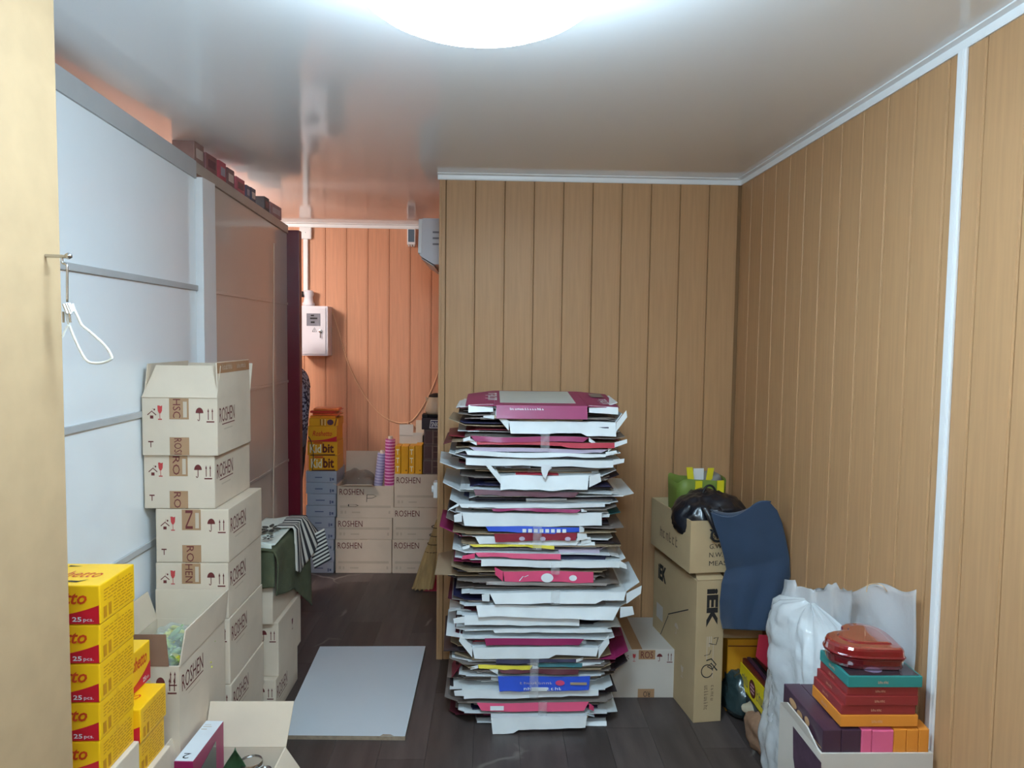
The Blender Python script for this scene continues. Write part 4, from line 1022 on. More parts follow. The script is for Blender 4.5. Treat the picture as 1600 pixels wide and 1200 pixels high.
# ---- wire hanger on a hook on the beige board
hk = at_x(104, 400, XM + 0.006)
Yh = 1.47
def hp(px, py, x=None): r = ray(px, py); return CAM_LOC + r * (Yh / r.y)
t = thing('wall_hook', 'small steel hook screwed to the edge of the beige board', 'hook', (XM, Yh, hp(100, 400).z))
h0 = Vector(t.location)
MB().tube([Vector((0, 0, 0)), hp(106, 401) - h0], 0.0035, 8).build('shank', M_STEEL, t)
MB().lathe([(0.002, -0.006), (0.0065, -0.003), (0.0065, 0.003), (0.002, 0.006)], 14, c=tuple(hp(107, 400) - h0)).build('knob', M_STEEL, t, smooth=True)
t = thing('wire_hanger', 'white wire clip hanger hanging from the hook on the beige board', 'hanger', hp(104, 410))
h0 = Vector(t.location)
def hl_(L, yo=0.0): return [hp(a, b) - h0 + Vector((0, yo, 0)) for a, b in L]
MB().tube(bez(hl_([(98, 399.5), (97, 404), (98, 411), (103, 413), (105, 418), (105, 440), (105, 472)])), 0.0022, 8).build('hook_wire', M_STEEL, t, smooth=True)
M_WIRE = mat('white_wire', (226, 226, 218), 0.35, 0.03)
MB().tube(bez(hl_([(103, 474), (104, 492), (109, 510), (119, 534), (130, 556), (138, 565), (150, 567.5), (163, 566), (174, 561), (174, 556), (168, 545), (157, 533), (140, 518), (128, 508), (122, 496), (116, 484), (113, 475)])), 0.0026, 8).build('loop', M_WIRE, t, smooth=True)
for q, (xa, ya_, xb, yb_) in enumerate(((102, 475, 108, 490), (106, 474, 113, 491), (109, 474, 115, 488))):
    MB().tube([hl_([(xa, ya_)], -0.004)[0], hl_([(xb, yb_)], -0.004)[0]], 0.0038, 8).build('spring', M_STEEL, t)
MB().tube(hl_([(100.5, 487), (101, 504)], -0.004), 0.0024, 6).build('prong', M_STEEL, t); MB().tube(hl_([(110, 488), (112, 504)], -0.004), 0.0024, 6).build('prong', M_STEEL, t)
MB().tube(bez(hl_([(109, 508), (104, 516), (99.5, 527)], -0.004)), 0.0022, 6).build('clip_arm', M_WIRE, t)

# ---- white laminated board on the floor
bp4 = [at_z(440 - 4, 1150, 0.018), at_z(633, 1150, 0.018), at_z(665, 1009.5, 0.018), at_z(500, 1010, 0.018)]
bp4[0].x = bp4[1].x - 0.505; bp4[0].y = bp4[1].y + 0.01
M_BRD = mat('laminate_bluegrey', (206, 214, 220), 0.35, 0.02, 3)
t = thing('chipboard_sheet', 'pale grey laminated chipboard sheet lying on the dark floor', 'board', (bp4[1].x, bp4[1].y, 0))
o0 = Vector((bp4[1].x, bp4[1].y, 0))
pts = [Vector((p.x, p.y, 0.0)) - o0 for p in bp4]
MB().slab(pts, (0, 0, 1), 0.0165).build('core', mat('chipboard_edge', (150, 132, 112), 0.8, 0.15, 60), t)
MB().slab([p + Vector((0, 0, 0.0165)) for p in pts], (0, 0, 1), 0.0015).build('top_laminate', M_BRD, t)
MB().add([(-0.10, 0.0006, 0.0182), (-0.045, 0.0006, 0.0182), (-0.06, 0.012, 0.0182), (-0.09, 0.014, 0.0182)], [(0, 1, 2, 3)]).build('chip', MATS['chipboard_edge'], t)

# ---- person seen behind the burgundy post
M_SKIN = mat('skin', (206, 160, 134), 0.5, 0.04); M_HAIR = mat('hair_brown', (60, 44, 36), 0.6, 0.2, 40)
def knit_mat():
    m = mat('patterned_knit', (60, 70, 96), 0.9, 0.1); nt = m.node_tree; b = nt.nodes['Principled BSDF']
    tc = nt.nodes.new('ShaderNodeTexCoord'); wv = nt.nodes.new('ShaderNodeTexNoise'); wv.inputs['Scale'].default_value = 42; wv.inputs['Detail'].default_value = 1
    mp = nt.nodes.new('ShaderNodeMapping'); mp.inputs['Scale'].default_value = (1, 1, 1.6); mp.inputs['Rotation'].default_value = (0.6, 0.5, 0)
    nt.links.new(tc.outputs['Object'], mp.inputs[0]); nt.links.new(mp.outputs[0], wv.inputs['Vector'])
    cr = nt.nodes.new('ShaderNodeValToRGB'); cr.color_ramp.elements[0].position = 0.46; cr.color_ramp.elements[1].position = 0.52
    cr.color_ramp.elements[0].color = s2l((36, 42, 66)) + (1,); cr.color_ramp.elements[1].color = s2l((150, 160, 182)) + (1,)
    nt.links.new(wv.outputs['Fac'], cr.inputs[0]); nt.links.new(cr.outputs[0], b.inputs['Base Color']); return m
def skinned(name, verts, edges, radii, m, parent, root=0, sub=2):
    me = bpy.data.meshes.new(name); me.from_pydata([tuple(v) for v in verts], edges, [])
    o = bpy.data.objects.new(name, me); COL.objects.link(o)
    o.modifiers.new('skin', 'SKIN'); 
    if not me.skin_vertices: 
        bm = bmesh.new(); bm.from_mesh(me); bm.verts.layers.skin.verify(); bm.to_mesh(me); bm.free()
    for i, r in enumerate(radii):
        sv = me.skin_vertices[0].data[i]; sv.radius = r if isinstance(r, tuple) else (r, r); sv.use_root = (i == root)
    s_ = o.modifiers.new('sub', 'SUBSURF'); s_.levels = sub; s_.render_levels = sub
    dg = bpy.context.evaluated_depsgraph_get(); dg.update()
    m2 = bpy.data.meshes.new_from_object(o.evaluated_get(dg))
    o.modifiers.clear(); old = o.data; o.data = m2; bpy.data.meshes.remove(old); m2.name = name
    m2.materials.clear(); m2.materials.append(m); m2.polygons.foreach_set('use_smooth', [True] * len(m2.polygons))
    o.parent = parent; return o
PX = -1.345; PYY = 4.80
pe = thing('person', 'person in patterned navy top and dark trousers, mostly hidden by the burgundy post', 'person', (PX, PYY, 0), 0)
# faces -X (towards the shop); local x points to the back
V = [(0.03, 0, 0.93), (0.035, 0, 1.08), (0.045, 0, 1.24), (0.04, 0, 1.37), (0.015, 0, 1.43), (-0.005, 0, 1.50), (-0.02, 0, 1.565),
     (0.03, -0.15, 1.37), (0.05, -0.19, 1.10), (-0.14, -0.19, 1.00),
     (0.03, 0.15, 1.37), (0.05, 0.19, 1.10), (-0.14, 0.19, 1.00),
     (0.03, -0.09, 0.86), (0.01, -0.10, 0.48), (0.04, -0.10, 0.10), (0.03, 0.09, 0.86), (0.01, 0.10, 0.48), (0.04, 0.10, 0.10)]
Ed = [(0, 1), (1, 2), (2, 3), (3, 4), (4, 5), (5, 6), (3, 7), (7, 8), (8, 9), (3, 10), (10, 11), (11, 12), (0, 13), (13, 14), (14, 15), (0, 16), (16, 17), (17, 18)]
Rr = [(0.13, 0.14), (0.12, 0.13), (0.135, 0.15), (0.10, 0.12), 0.065, 0.055, 0.055, 0.07, 0.055, 0.04, 0.07, 0.055, 0.04, 0.10, 0.07, 0.048, 0.10, 0.07, 0.048]
M_KNIT = knit_mat(); M_TROU = mat('navy_trousers', (28, 30, 44), 0.85, 0.1); M_DENIM = mat('grey_blue_fabric', (86, 100, 124), 0.85, 0.1)
bo = skinned('body', V, Ed, Rr, M_KNIT, pe, 0)
me = bo.data
for m_ in (M_TROU, M_DENIM, M_SKIN): me.materials.append(m_)
for p in me.polygons:
    c = p.center
    if c.z < 0.88 and abs(c.x) < 0.3 and c.z < 0.88: p.material_index = 1
    elif c.z < 0.985 and c.x > -0.06: p.material_index = 2
    if c.z > 1.445: p.material_index = 3
    if c.x < -0.10 and c.z < 1.06 and c.z > 0.9: p.material_index = 3
def head_fn(u, v):
    th = math.pi * v; ph = 2 * math.pi * u
    d = Vector((math.sin(th) * math.cos(ph), math.sin(th) * math.sin(ph), math.cos(th)))
    p = Vector((d.x * 0.095, d.y * 0.075, d.z * 0.118))
    if d.x < 0: p.x *= 1.0 - 0.10 * max(0, -d.z); 
    p.y *= 1 - 0.25 * max(0, -d.z)
    nose = math.exp(-((d.y / 0.16) ** 2 + ((d.z + 0.12) / 0.2) ** 2)) * (0.024 if d.x < 0 else 0)
    p.x -= nose
    return p
HC = Vector((-0.03, 0, 1.60))
hd = MB().grid(lambda u, v: head_fn(u, v) + HC, 40, 30).build('head', M_SKIN, pe, smooth=True)
for s_ in (-1, 1):
    MB().lathe([(0.001, -0.011), (0.009, -0.006), (0.011, 0), (0.009, 0.006), (0.001, 0.011)], 12, c=tuple(HC + Vector((-0.083, s_ * 0.03, 0.012)))).build('eye', M_BLACK, hd, smooth=True)
    MB().grid(lambda u, v, s_=s_: HC + Vector((0.012 + math.cos(u * 6.283) * 0.016, s_ * (0.072 + 0.012 * (1 - v)), -0.005 + math.sin(u * 6.283) * 0.03 * (0.6 + 0.4 * v))), 14, 3, 0.003).build('ear', M_SKIN, hd, smooth=True)
MB().tube([HC + Vector((-0.088, -0.022, -0.055)), HC + Vector((-0.093, 0, -0.053)), HC + Vector((-0.088, 0.022, -0.055))], 0.005, 8).build('mouth', mat('lip', (168, 90, 84), 0.4), hd)
def hair_fn(u, v):
    th = math.pi * 0.72 * v; ph = 2 * math.pi * u
    d = Vector((math.sin(th) * math.cos(ph), math.sin(th) * math.sin(ph), math.cos(th)))
    cut = 1.0
    p = Vector((d.x * 0.106, d.y * 0.087, d.z * 0.128)); 
    if d.x < -0.2 and p.z < 0.05: p.z = 0.05 + (p.z - 0.05) * 0.05; p.x *= 0.93
    return p + HC
MB().grid(hair_fn, 40, 22).build('hair', M_HAIR, pe, smooth=True)
def hand(parent, s_):
    w0 = Vector((-0.15, s_ * 0.19, 0.995))
    vs = [w0, w0 + Vector((-0.045, 0, -0.012)), w0 + Vector((-0.08, 0, -0.018))]; es = [(0, 1), (1, 2)]; rs = [0.024, 0.03, 0.03]
    for k in range(4):
        oy = (-0.028 + k * 0.018); L = [0.055, 0.068, 0.064, 0.05][k]; b_ = w0 + Vector((-0.085, oy, -0.018)); i = len(vs)
        vs += [b_, b_ + Vector((-L * 0.5, oy * 0.1, -0.008)), b_ + Vector((-L, oy * 0.15, -0.028))]; es += [(2, i), (i, i + 1), (i + 1, i + 2)]; rs += [0.0095, 0.009, 0.0075]
    i = len(vs); vs += [w0 + Vector((-0.05, -s_ * 0.035, -0.01)), w0 + Vector((-0.078, -s_ * 0.05, -0.02))]; es += [(1, i), (i, i + 1)]; rs += [0.011, 0.009]
    return skinned('hand', vs, es, rs, M_SKIN, parent, 0, 1)
for s_ in (-1, 1): hand(pe, s_)
M_TEAL = mat('teal_slipper', (58, 112, 112), 0.7, 0.06)
for s_ in (-1, 1):
    def shoe(u, v, s_=s_):
        a_ = 2 * math.pi * u; k = v
        L = 0.125; x = -0.015 + L * math.cos(a_); y = s_ * 0.10 + 0.045 * math.sin(a_) * (1.1 if math.cos(a_) < 0 else 0.9)
        q = math.sin(k * math.pi / 2)
        return Vector((-0.015 + (x + 0.015) * math.cos(k * 1.45), s_ * 0.10 + (y - s_ * 0.10) * math.cos(k * 1.4), q * (0.07 if x > -0.015 else 0.055)))
    MB().grid(shoe, 28, 10).build('slipper', M_TEAL, pe, smooth=True)
ap = [(482, 682), (486, 690), (489, 705), (489.5, 722), (488, 735)]
bpt = [at_y(a, b, 4.72) - Vector((PX, PYY, 0)) for a, b in ap]
MB().tube(bez(bpt), 0.007, 6, flat=0.3).build('apron_tie', M_BLACK, pe, smooth=True)

# ================================================================== STACK OF FLATTENED CARTONS
SHC = {'white': (222, 228, 230), 'grey': (128, 118, 112), 'tan': (158, 138, 112), 'magenta': (146, 38, 88), 'red': (178, 44, 62), 'maroon': (86, 30, 44),
       'navy': (34, 34, 66), 'blue': (28, 74, 190), 'teal': (40, 104, 112), 'yellow': (220, 206, 66), 'pink': (206, 68, 108), 'lilac': (176, 164, 184), 'dark': (54, 46, 50), 'crimson': (132, 28, 48)}
def shm(c): return mat('card_' + c, SHC[c], 0.5, 0.05, 10, coat=0.05)
CNAME = {'white': 'white-lined', 'grey': 'grey-lined', 'tan': 'plain tan', 'magenta': 'magenta', 'red': 'red', 'maroon': 'maroon', 'navy': 'navy', 'blue': 'blue', 'teal': 'teal', 'yellow': 'yellow', 'pink': 'pink', 'lilac': 'lilac', 'dark': 'dark brown', 'crimson': 'crimson'}
GS = 'flattened cartons in the tall stack'
YST = 2.955
RS = random.Random(42)
def blank(label, xa, xb, yf, yb, z, th, col, rotz=0.0, tilt=0.0, wave=0.003, flap=None, sides=None, seed=0, fcol=None, bend=0.0):
    """flattened carton: panel (wavy board), front_flap, side_flap children. sides: (lenL, angL, lenR, angR)"""
    cx = (xa + xb) / 2; cy = (yf + yb) / 2; a = (xb - xa) / 2; b = (yb - yf) / 2
    t = thing('flattened_carton', label, 'carton', (cx, cy, z), rotz, GS)
    m = shm(col)
    def fn(u, v):
        x = -a + 2 * a * u; y = -b + 2 * b * v
        zz = wave * noise.noise(Vector((u * 3 + seed, v * 2, seed * 0.7))) + tilt * x + bend * (2 * u - 1) ** 2
        return Vector((x, y, th + zz))
    MB().grid(fn, 12, 4, th).build('panel', m, t)
    if flap:
        fa, fb, fh, fang = flap      # local x range, height, angle (0 = hanging straight down, 1 = pushed out flat)
        fm = shm(fcol or col)
        d0 = Vector((0, -math.sin(fang), -math.cos(fang)))
        rj = random.Random(int(seed * 100)); st = rj.uniform(0.25, 0.8); lo = rj.choice([1.0, 1.0, 0.82, 0.7]); c0 = rj.choice([0.0, 0.03, 0.07]); c1 = rj.choice([0.0, 0.03, 0.08]); sl = rj.uniform(-0.10, 0.10)
        def ff(u, v):
            x = fa + (fb - fa) * u; base = fn(min(1, max(0, (x + a) / (2 * a))), 0.0)
            hf = (1.0 if (u < st) == (seed % 2 < 1) else lo) * (1 + sl * (2 * u - 1))
            jag = 0.0035 * noise.noise(Vector((u * 6 + seed, 2, 1))) * v
            off = (c0 * (1 - u) - c1 * u) * (fb - fa) * v * 0.6
            return base + Vector((off, -0.002 - 0.004 * noise.noise(Vector((u * 4, seed, 0))) * v, 0)) + d0 * (fh * hf * v + jag)
        MB().grid(ff, 18, 2, 0.0022).build('front_flap', fm, t)
    if sides:
        for s_, L, ang in ((-1, sides[0], sides[1]), (1, sides[2], sides[3])):
            if L <= 0: continue
            d = Vector((s_ * math.cos(ang), 0, math.sin(ang)))
            e0 = fn(0.0 if s_ < 0 else 1.0, 0.0); e1 = fn(0.0 if s_ < 0 else 1.0, 1.0)
            p0 = e0 + Vector((0, 0.01, -th)); p1 = e1 + Vector((0, -0.02, -th))
            MB().slab([p0, p1, p1 + d * L + Vector((0, -0.05, 0)), p0 + d * L * 0.9 + Vector((0, 0.012 + 0.4 * L * ((seed * 1.3) % 1), 0.006 * math.sin(seed * 5)))], Vector((-d.z, 0, d.x)) * s_, th * 0.8).build('side_flap', m, t)
    return t
ztopS = at_y(850, 634, YST).z
# specials: y of upper edge, y of lower edge, x range in the photograph, colour, text for the label
SP = [(650, 656, 772, 912, 'tan', '', 'plain tan blank right under the magenta top blank'),
      (657, 680, 795, 962, 'white', 'tray', 'white tray blank with upturned ends near the stack top'),
      (681, 689, 735, 920, 'magenta', '', 'magenta blank under the upturned white tray blank'),
      (689, 697, 745, 960, 'red', '', 'red blank with raised edge high in the stack'),
      (699, 705, 733, 950, 'lilac', '', 'lilac-edged blank high in the stack'),
      (706, 713, 727, 946, 'white', '', 'long white blank below the lilac-edged blank'),
      (716, 727, 728, 958, 'white', '', 'broad white blank above the red-inside tray blank'),
      (742, 764, 782, 920, 'white', 'trayL', 'white tray blank with upturned left end and red inside'),
      (766, 774, 740, 905, 'maroon', '', 'maroon blank below the red-inside tray blank'),
      (786, 792, 717, 945, 'white', '', 'thin white blank over two magenta edges'),
      (793, 798, 768, 908, 'magenta', '', 'magenta strip-edged blank above the broad white blank'),
      (800, 820, 722, 940, 'white', 'tray0', 'broad white blank above the blue printed strip'),
      (821, 831, 757, 905, 'blue', '', 'blue printed strip blank at half height'),
      (831, 843, 772, 902, 'crimson', 'dots1', 'crimson blank with pale dots at half height'),
      (838, 849, 742, 908, 'white', '', 'white blank under the crimson dotted blank'),
      (850, 855, 734, 866, 'yellow', '', 'yellow-edged blank at half height'),
      (863, 871, 742, 876, 'pink', '', 'plain pink-edged blank under the yellow-edged blank'),
      (874, 884, 752, 968, 'white', '', 'white blank with a torn corner above the pink dotted blank'),
      (891, 907, 786, 927, 'pink', 'dots', 'pink blank with big white dots'),
      (909, 914, 760, 950, 'grey', '', 'grey-lined blank below the pink dotted blank'),
      (924, 941, 765, 978, 'white', 'trayR', 'long white blank with upturned right tab'),
      (945, 963, 744, 968, 'white', '', 'long white blank under the right-tabbed one'),
      (961, 975, 726, 905, 'white', '', 'bowed white blank at knee height'),
      (982, 988, 770, 945, 'white', '', 'thin white blank above the dull magenta blank'),
      (996, 1006, 757, 912, 'magenta', '', 'dull magenta blank low in the stack'),
      (1010, 1027, 738, 935, 'white', 'tray', 'white tray blank with upturned ends low in the stack'),
      (1028, 1034, 775, 900, 'navy', '', 'navy blank low in the stack'),
      (1033, 1039, 840, 910, 'teal', '', 'teal blank low in the stack'),
      (1038, 1044, 747, 832, 'yellow', '', 'bright yellow blank low in the stack'),
      (1043, 1051, 778, 905, 'maroon', '', 'maroon foil-edged blank low in the stack'),
      (1054, 1075, 778, 922, 'blue', 'print', 'bright blue printed blank low in the stack'),
      (1076, 1088, 725, 935, 'white', '', 'white blank directly below the bright blue one'),
      (1096, 1108, 745, 920, 'pink', 'sticker', 'pink blank with small white sticker near the floor'),
      (1112, 1119, 790, 920, 'tan', '', 'tan blank near the floor')]
zsp = []
for k, (yt_, yb_, xl_, xr_, c, kind, lb) in enumerate(SP):
    yf = YST + RS.uniform(-0.006, 0.012)
    pL = at_y(xl_, yt_, yf); pR = at_y(xr_, yt_, yf)
    z = (pL.z + pR.z) / 2 - 0.004; fh = pL.z - at_y(xl_, yb_, yf).z
    tiltv = RS.uniform(-0.022, 0.022)
    ex = RS.uniform(0.0, 0.05); ex2 = RS.uniform(0.0, 0.05)
    xa = min(pL.x - 0.002, -0.06 - ex) if kind not in ('trayL',) else pL.x - 0.004
    xb = max(pR.x + 0.002, 0.46 + ex2)
    if kind == 'tray': xa, xb = pL.x, pR.x
    sd = {'tray': (0.085, 0.75, 0.05, 0.8), 'tray0': (0.03, 0.1, 0.03, -0.1), 'trayL': (0.065, 0.95, 0.07, 0.3), 'trayR': (0.04, -0.3, 0.075, 0.5)}.get(kind, (RS.uniform(0.02, 0.08), RS.uniform(-0.25, 0.25), RS.uniform(0.02, 0.07), RS.uniform(-0.25, 0.3)))
    a = (xb - xa) / 2; cx = (xa + xb) / 2
    fl_ = (max(-a, pL.x - cx), min(a, pR.x - cx), fh * 1.0, 0.06 + RS.uniform(0, 0.3))
    back = 'white' if c in ('white',) else RS.choice(['grey', 'white', 'tan'])
    t = blank(lb, xa, xb, yf, yf + RS.uniform(0.36, 0.46), z - 0.003, 0.003, back, 0.0, tiltv, 0.006, fl_, sd, k * 1.7, c)
    zsp.append(z)
    f = Face((cx * 0 + fl_[0], -((t.children[0].dimensions.y if False else 0)), 0), (1, 0, 0), (0, 0, 1))
    # prints on the flap
    bl = -(0.5 * 0)  # local front y
    fr_ = [q for q in t.children if q.name.startswith('front_flap')][0]
    yl = min(v.co.y for v in fr_.data.vertices); zl = min(v.co.z for v in fr_.data.vertices)
    f = Face((fl_[0], yl - 0.001, zl + 0.002), (1, 0, 0), Vector((0, 0.16, 1)).normalized()); W = fl_[1] - fl_[0]; hh = fh * 0.9
    zt2 = max(v.co.z for v in fr_.data.vertices) - 0.003
    tabs = {'tray': ((-1, 0.055, 0.055), (1, 0.045, 0.05)), 'trayL': ((-1, 0.06, 0.065), (1, 0.05, 0.012)), 'trayR': ((1, 0.06, 0.03), (-1, 0.03, -0.01))}.get(kind)
    if tabs is None: tabs = tuple((s_, RS.uniform(0.02, 0.06), RS.uniform(-0.025, 0.022)) for s_ in (-1, 1) if RS.random() < 0.6)
    for s_, tw_, rise in tabs:
        xe = fl_[0] if s_ < 0 else fl_[1]; hh_ = min(fh, 0.045) * RS.uniform(0.7, 1.0)
        pts_ = [(xe, yl + 0.004, zt2 - hh_), (xe + s_ * tw_, yl + 0.012, zt2 - hh_ * 0.75 + rise), (xe + s_ * tw_ * RS.uniform(0.85, 1.1), yl + 0.014, zt2 + rise), (xe, yl + 0.006, zt2)]
        MB().slab(pts_ if s_ > 0 else pts_[::-1], (0, -1, 0), -0.0025).build('corner_tab', shm('white' if c != 'pink' else c), t)
    if kind == 'dots':
        for dx, r in ((0.42, 0.5), (0.73, 0.32)): put(f, disc2d(0.5, 0.5, 0.5, 0.5), dx * W, (0.5 - r * 0.9) * hh, 2 * r * hh * 1.3, 2 * r * hh * 0.95, shm('white'), fr_, 'dot')
        put(f, strip2d([(0, 0), (0.4, 0.8), (0.6, 0.7), (1, 1)], 0.05), 0.18 * W, 0.2 * hh, 0.1 * W, 0.6 * hh, shm('white'), fr_, 'scroll')
    if kind == 'dots1':
        for dx in (0.3, 0.55, 0.85): put(f, disc2d(0.5, 0.5, 0.5, 0.5, 16), dx * W, 0.15 * hh, 0.07 * W, 0.6 * hh, shm('lilac'), fr_, 'dot')
    if kind == 'print':
        put(f, scribble2d(10, 2), 0.28 * W, 0.10 * hh, 0.42 * W, 0.22 * hh, shm('white'), fr_, 'small_print'); put(f, scribble2d(9, 5), 0.24 * W, 0.56 * hh, 0.36 * W, 0.18 * hh, shm('lilac'), fr_, 'small_print')
        put(f, disc2d(0.5, 0.5, 0.5, 0.5), 0.62 * W, 0.45 * hh, 0.1 * W, 0.42 * hh, shm('pink'), fr_, 'emblem'); put(f, rect2d(0, 0, 1, 1), 0.78 * W, 0.5 * hh, 0.18 * W, 0.2 * hh, shm('tan'), fr_, 'small_print')
        put(f, rect2d(0, 0, 1, 1), 0.36 * W, 0.02 * hh, 0.17 * W, 0.3 * hh, shm('white'), fr_, 'label')
    if kind == 'sticker': put(f, rect2d(0, 0, 1, 1), 0.12 * W, 0.2 * hh, 0.12 * W, 0.6 * hh, shm('white'), fr_, 'sticker')
    if c == 'blue' and kind == '': put(f, join2d(*[rect2d(0.4 + q * 0.06, 0.2, 0.44 + q * 0.06, 0.8) for q in range(8)]), 0, 0, W, hh, shm('white'), fr_, 'lettering')
# red insert of the tray blank
# plain filler blanks between
z = 0.006; k = 0
cols_f = ['white'] * 5 + ['grey'] * 6 + ['magenta'] * 2 + ['maroon'] * 4 + ['navy'] * 4 + ['dark'] * 8 + ['tan'] * 2 + ['crimson', 'teal', 'lilac']
cnt = {}
ORDN = ['lowest', 'second', 'third', 'fourth', 'fifth', 'sixth', 'seventh', 'eighth', 'ninth', 'tenth', 'eleventh', 'twelfth', 'thirteenth', 'fourteenth', 'fifteenth', 'sixteenth', 'seventeenth', 'eighteenth', 'nineteenth', 'twentieth']
ORDN += ['twenty-' + q for q in ['first', 'second', 'third', 'fourth', 'fifth', 'sixth', 'seventh', 'eighth', 'ninth']] + ['thirtieth'] + ['thirty-' + q for q in ['first', 'second', 'third', 'fourth', 'fifth', 'sixth', 'seventh', 'eighth', 'ninth']]
zsp.sort()
while z < ztopS - 0.012:
    near = [q for q in zsp if abs(q - z - 0.001) < 0.0065]
    if near: z = max(near) + 0.0068; continue
    c = RS.choice(cols_f)
    half = 0.5 * RS.uniform(0.46, 0.60); cx = 0.195 + RS.uniform(-0.05, 0.05) + 0.012 * math.sin(z * 9)
    yf = YST + RS.uniform(0.016, 0.075); th = RS.uniform(0.0028, 0.0048)
    fl_ = None
    if RS.random() < 0.5:
        u0 = RS.uniform(-1, 0.3) * half; u1 = min(half, u0 + RS.uniform(0.08, 0.4)); fl_ = (u0, u1, RS.uniform(0.008, 0.024), RS.uniform(0.2, 1.2))
    n0 = cnt.get(c, 0); cnt[c] = n0 + 1
    blank('%s flattened carton, %s of its colour counting up the tied stack' % (CNAME[c], ORDN[n0]), cx - half, cx + half, yf, min(yf + RS.uniform(0.38, 0.48), 3.52), z, th, c,
          RS.uniform(-0.03, 0.03), RS.uniform(-0.008, 0.008), 0.004, fl_, (RS.uniform(0.0, 0.09) + (0.02 if 0.6 < z < 1.0 and RS.random() < 0.4 else 0), RS.uniform(-0.4, 0.3), RS.uniform(0.0, 0.075), RS.uniform(-0.4, 0.35)), k * 0.9 + 0.31, RS.choice([c, c, 'white']))
    z += th + RS.uniform(0.003, 0.0095); k += 1
# bottom white blank and two dangling flaps
p0 = at_y(765, 1118, 2.93); p1 = at_y(915, 1112, 2.93)
t = blank('dusty white blank lying lowest at the front of the stack', p0.x, p1.x, 2.925, 3.3, 0.062, 0.003, 'white', 0.03, 0, 0.002, (-(p1.x - p0.x) / 2, (p1.x - p0.x) / 2, 0.06, 0.18), (0.0, 0, 0.05, -0.6), 4.2, 'white')
# red inside of the tray blank, dangling magenta side pieces
pm = at_y(840, 745, YST + 0.02)
blank('red blank lying inside the white tray blank', pm.x - 0.09, pm.x + 0.085, YST + 0.012, YST + 0.3, at_y(840, 742, YST).z - 0.002, 0.0025, 'red', 0, 0, 0.001, None, None, 7.7)
for q, (px_, py_, ln, c) in enumerate(((735, 935, 0.10, 'magenta'), (728, 962, 0.09, 'magenta'), (706, 1030, 0.12, 'crimson'), (722, 1000, 0.07, 'red'))):
    p = at_y(px_ + 18, py_, YST + 0.05)
    blank('%s blank with drooping end, %s of the four at the stack side' % (c, ['highest', 'second', 'lowest', 'third'][q]), p.x + 0.005, p.x + 0.3, YST + 0.035, YST + 0.3, p.z, 0.0025, c, 0, 0, 0.001, None, (ln, -1.05, 0, 0), 3 + q)
# top blank: magenta print with pale panel
tz = ztopS - 0.004
xl, xr = at_y(727, 640, 2.97).x, at_y(968, 640, 2.97).x
t = thing('flattened_carton', 'magenta printed blank with pale blank panel on top of the stack', 'carton', ((xl + xr) / 2, 3.17, tz), 0.0, GS)
a = (xr - xl) / 2; b = 0.215
M_TOPM = shm('magenta')
def tp_fn(u, v): return Vector((-a + 2 * a * u, -b + 2 * b * v, 0.004 + 0.028 * v - 0.03 * max(0, 0.16 - u) + (-0.035 * max(0, u - 0.8))))
MB().grid(lambda u, v: tp_fn(0.19 + 0.6 * u, v), 8, 4, 0.003).build('panel', M_TOPM, t)
MB().grid(lambda u, v: tp_fn(0.225 + 0.50 * u, 0.16 + 0.8 * v) + Vector((0, 0, 0.0012)), 8, 4, 0.0008).build('blank_field', mat('pale_card', (196, 198, 190), 0.5, 0.03), t)
MB().grid(lambda u, v: tp_fn(0.188 * u, v * (0.75 + 0.25 * u) + 0.06 * (1 - u)) + Vector((0, 0, 0)), 6, 4, 0.003).build('side_flap', M_TOPM, t)
MB().grid(lambda u, v: tp_fn(0.792 + 0.208 * u, v * (1 - 0.12 * u) + 0.05 * u), 6, 4, 0.003).build('side_flap', M_TOPM, t)
MB().grid(lambda u, v: tp_fn(0.20 + 0.585 * u, 0.0) + Vector((0, -0.02 * v - 0.001, -0.052 * v)), 12, 3, 0.0025).build('front_flap', M_TOPM, t)
MB().grid(lambda u, v: tp_fn(0.02 + 0.16 * u, 0.06) + Vector((0, -0.01 * v - 0.001, -0.03 * v)), 4, 2, 0.0025).build('front_tab', shm('white'), t)
MB().grid(lambda u, v: tp_fn(0.80 + 0.19 * u, 0.04) + Vector((0, -0.01 * v - 0.001, -0.028 * v)), 4, 2, 0.0025).build('front_tab', shm('white'), t)
fT = Face((-a, -b, 0.0065), (1, 0, 0), (0, 1, 0.065))
put(fT, scribble2d(5, 3), 0.30 * 2 * a * 0.42, 0.12, 0.05, 0.22, shm('white'), t, 'small_print', rot=90)
put(fT, rect2d(0, 0, 1, 1), 0.865 * 2 * a, 0.25, 0.055, 0.11, shm('grey'), t, 'label', off=-0.002)
put(fT, scribble2d(5, 3), 0.885 * 2 * a, 0.06, 0.04, 0.14, shm('white'), t, 'small_print', rot=90, off=-0.002)
fF = Face((-a + 0.24 * 2 * a, -b - 0.009, -0.022), (1, 0, 0), (0, 0.3, 0.95))
put(fF, scribble2d(14, 8), 0.03, 0.008, 0.14, 0.009, shm('white'), t, 'small_print', off=0.004)
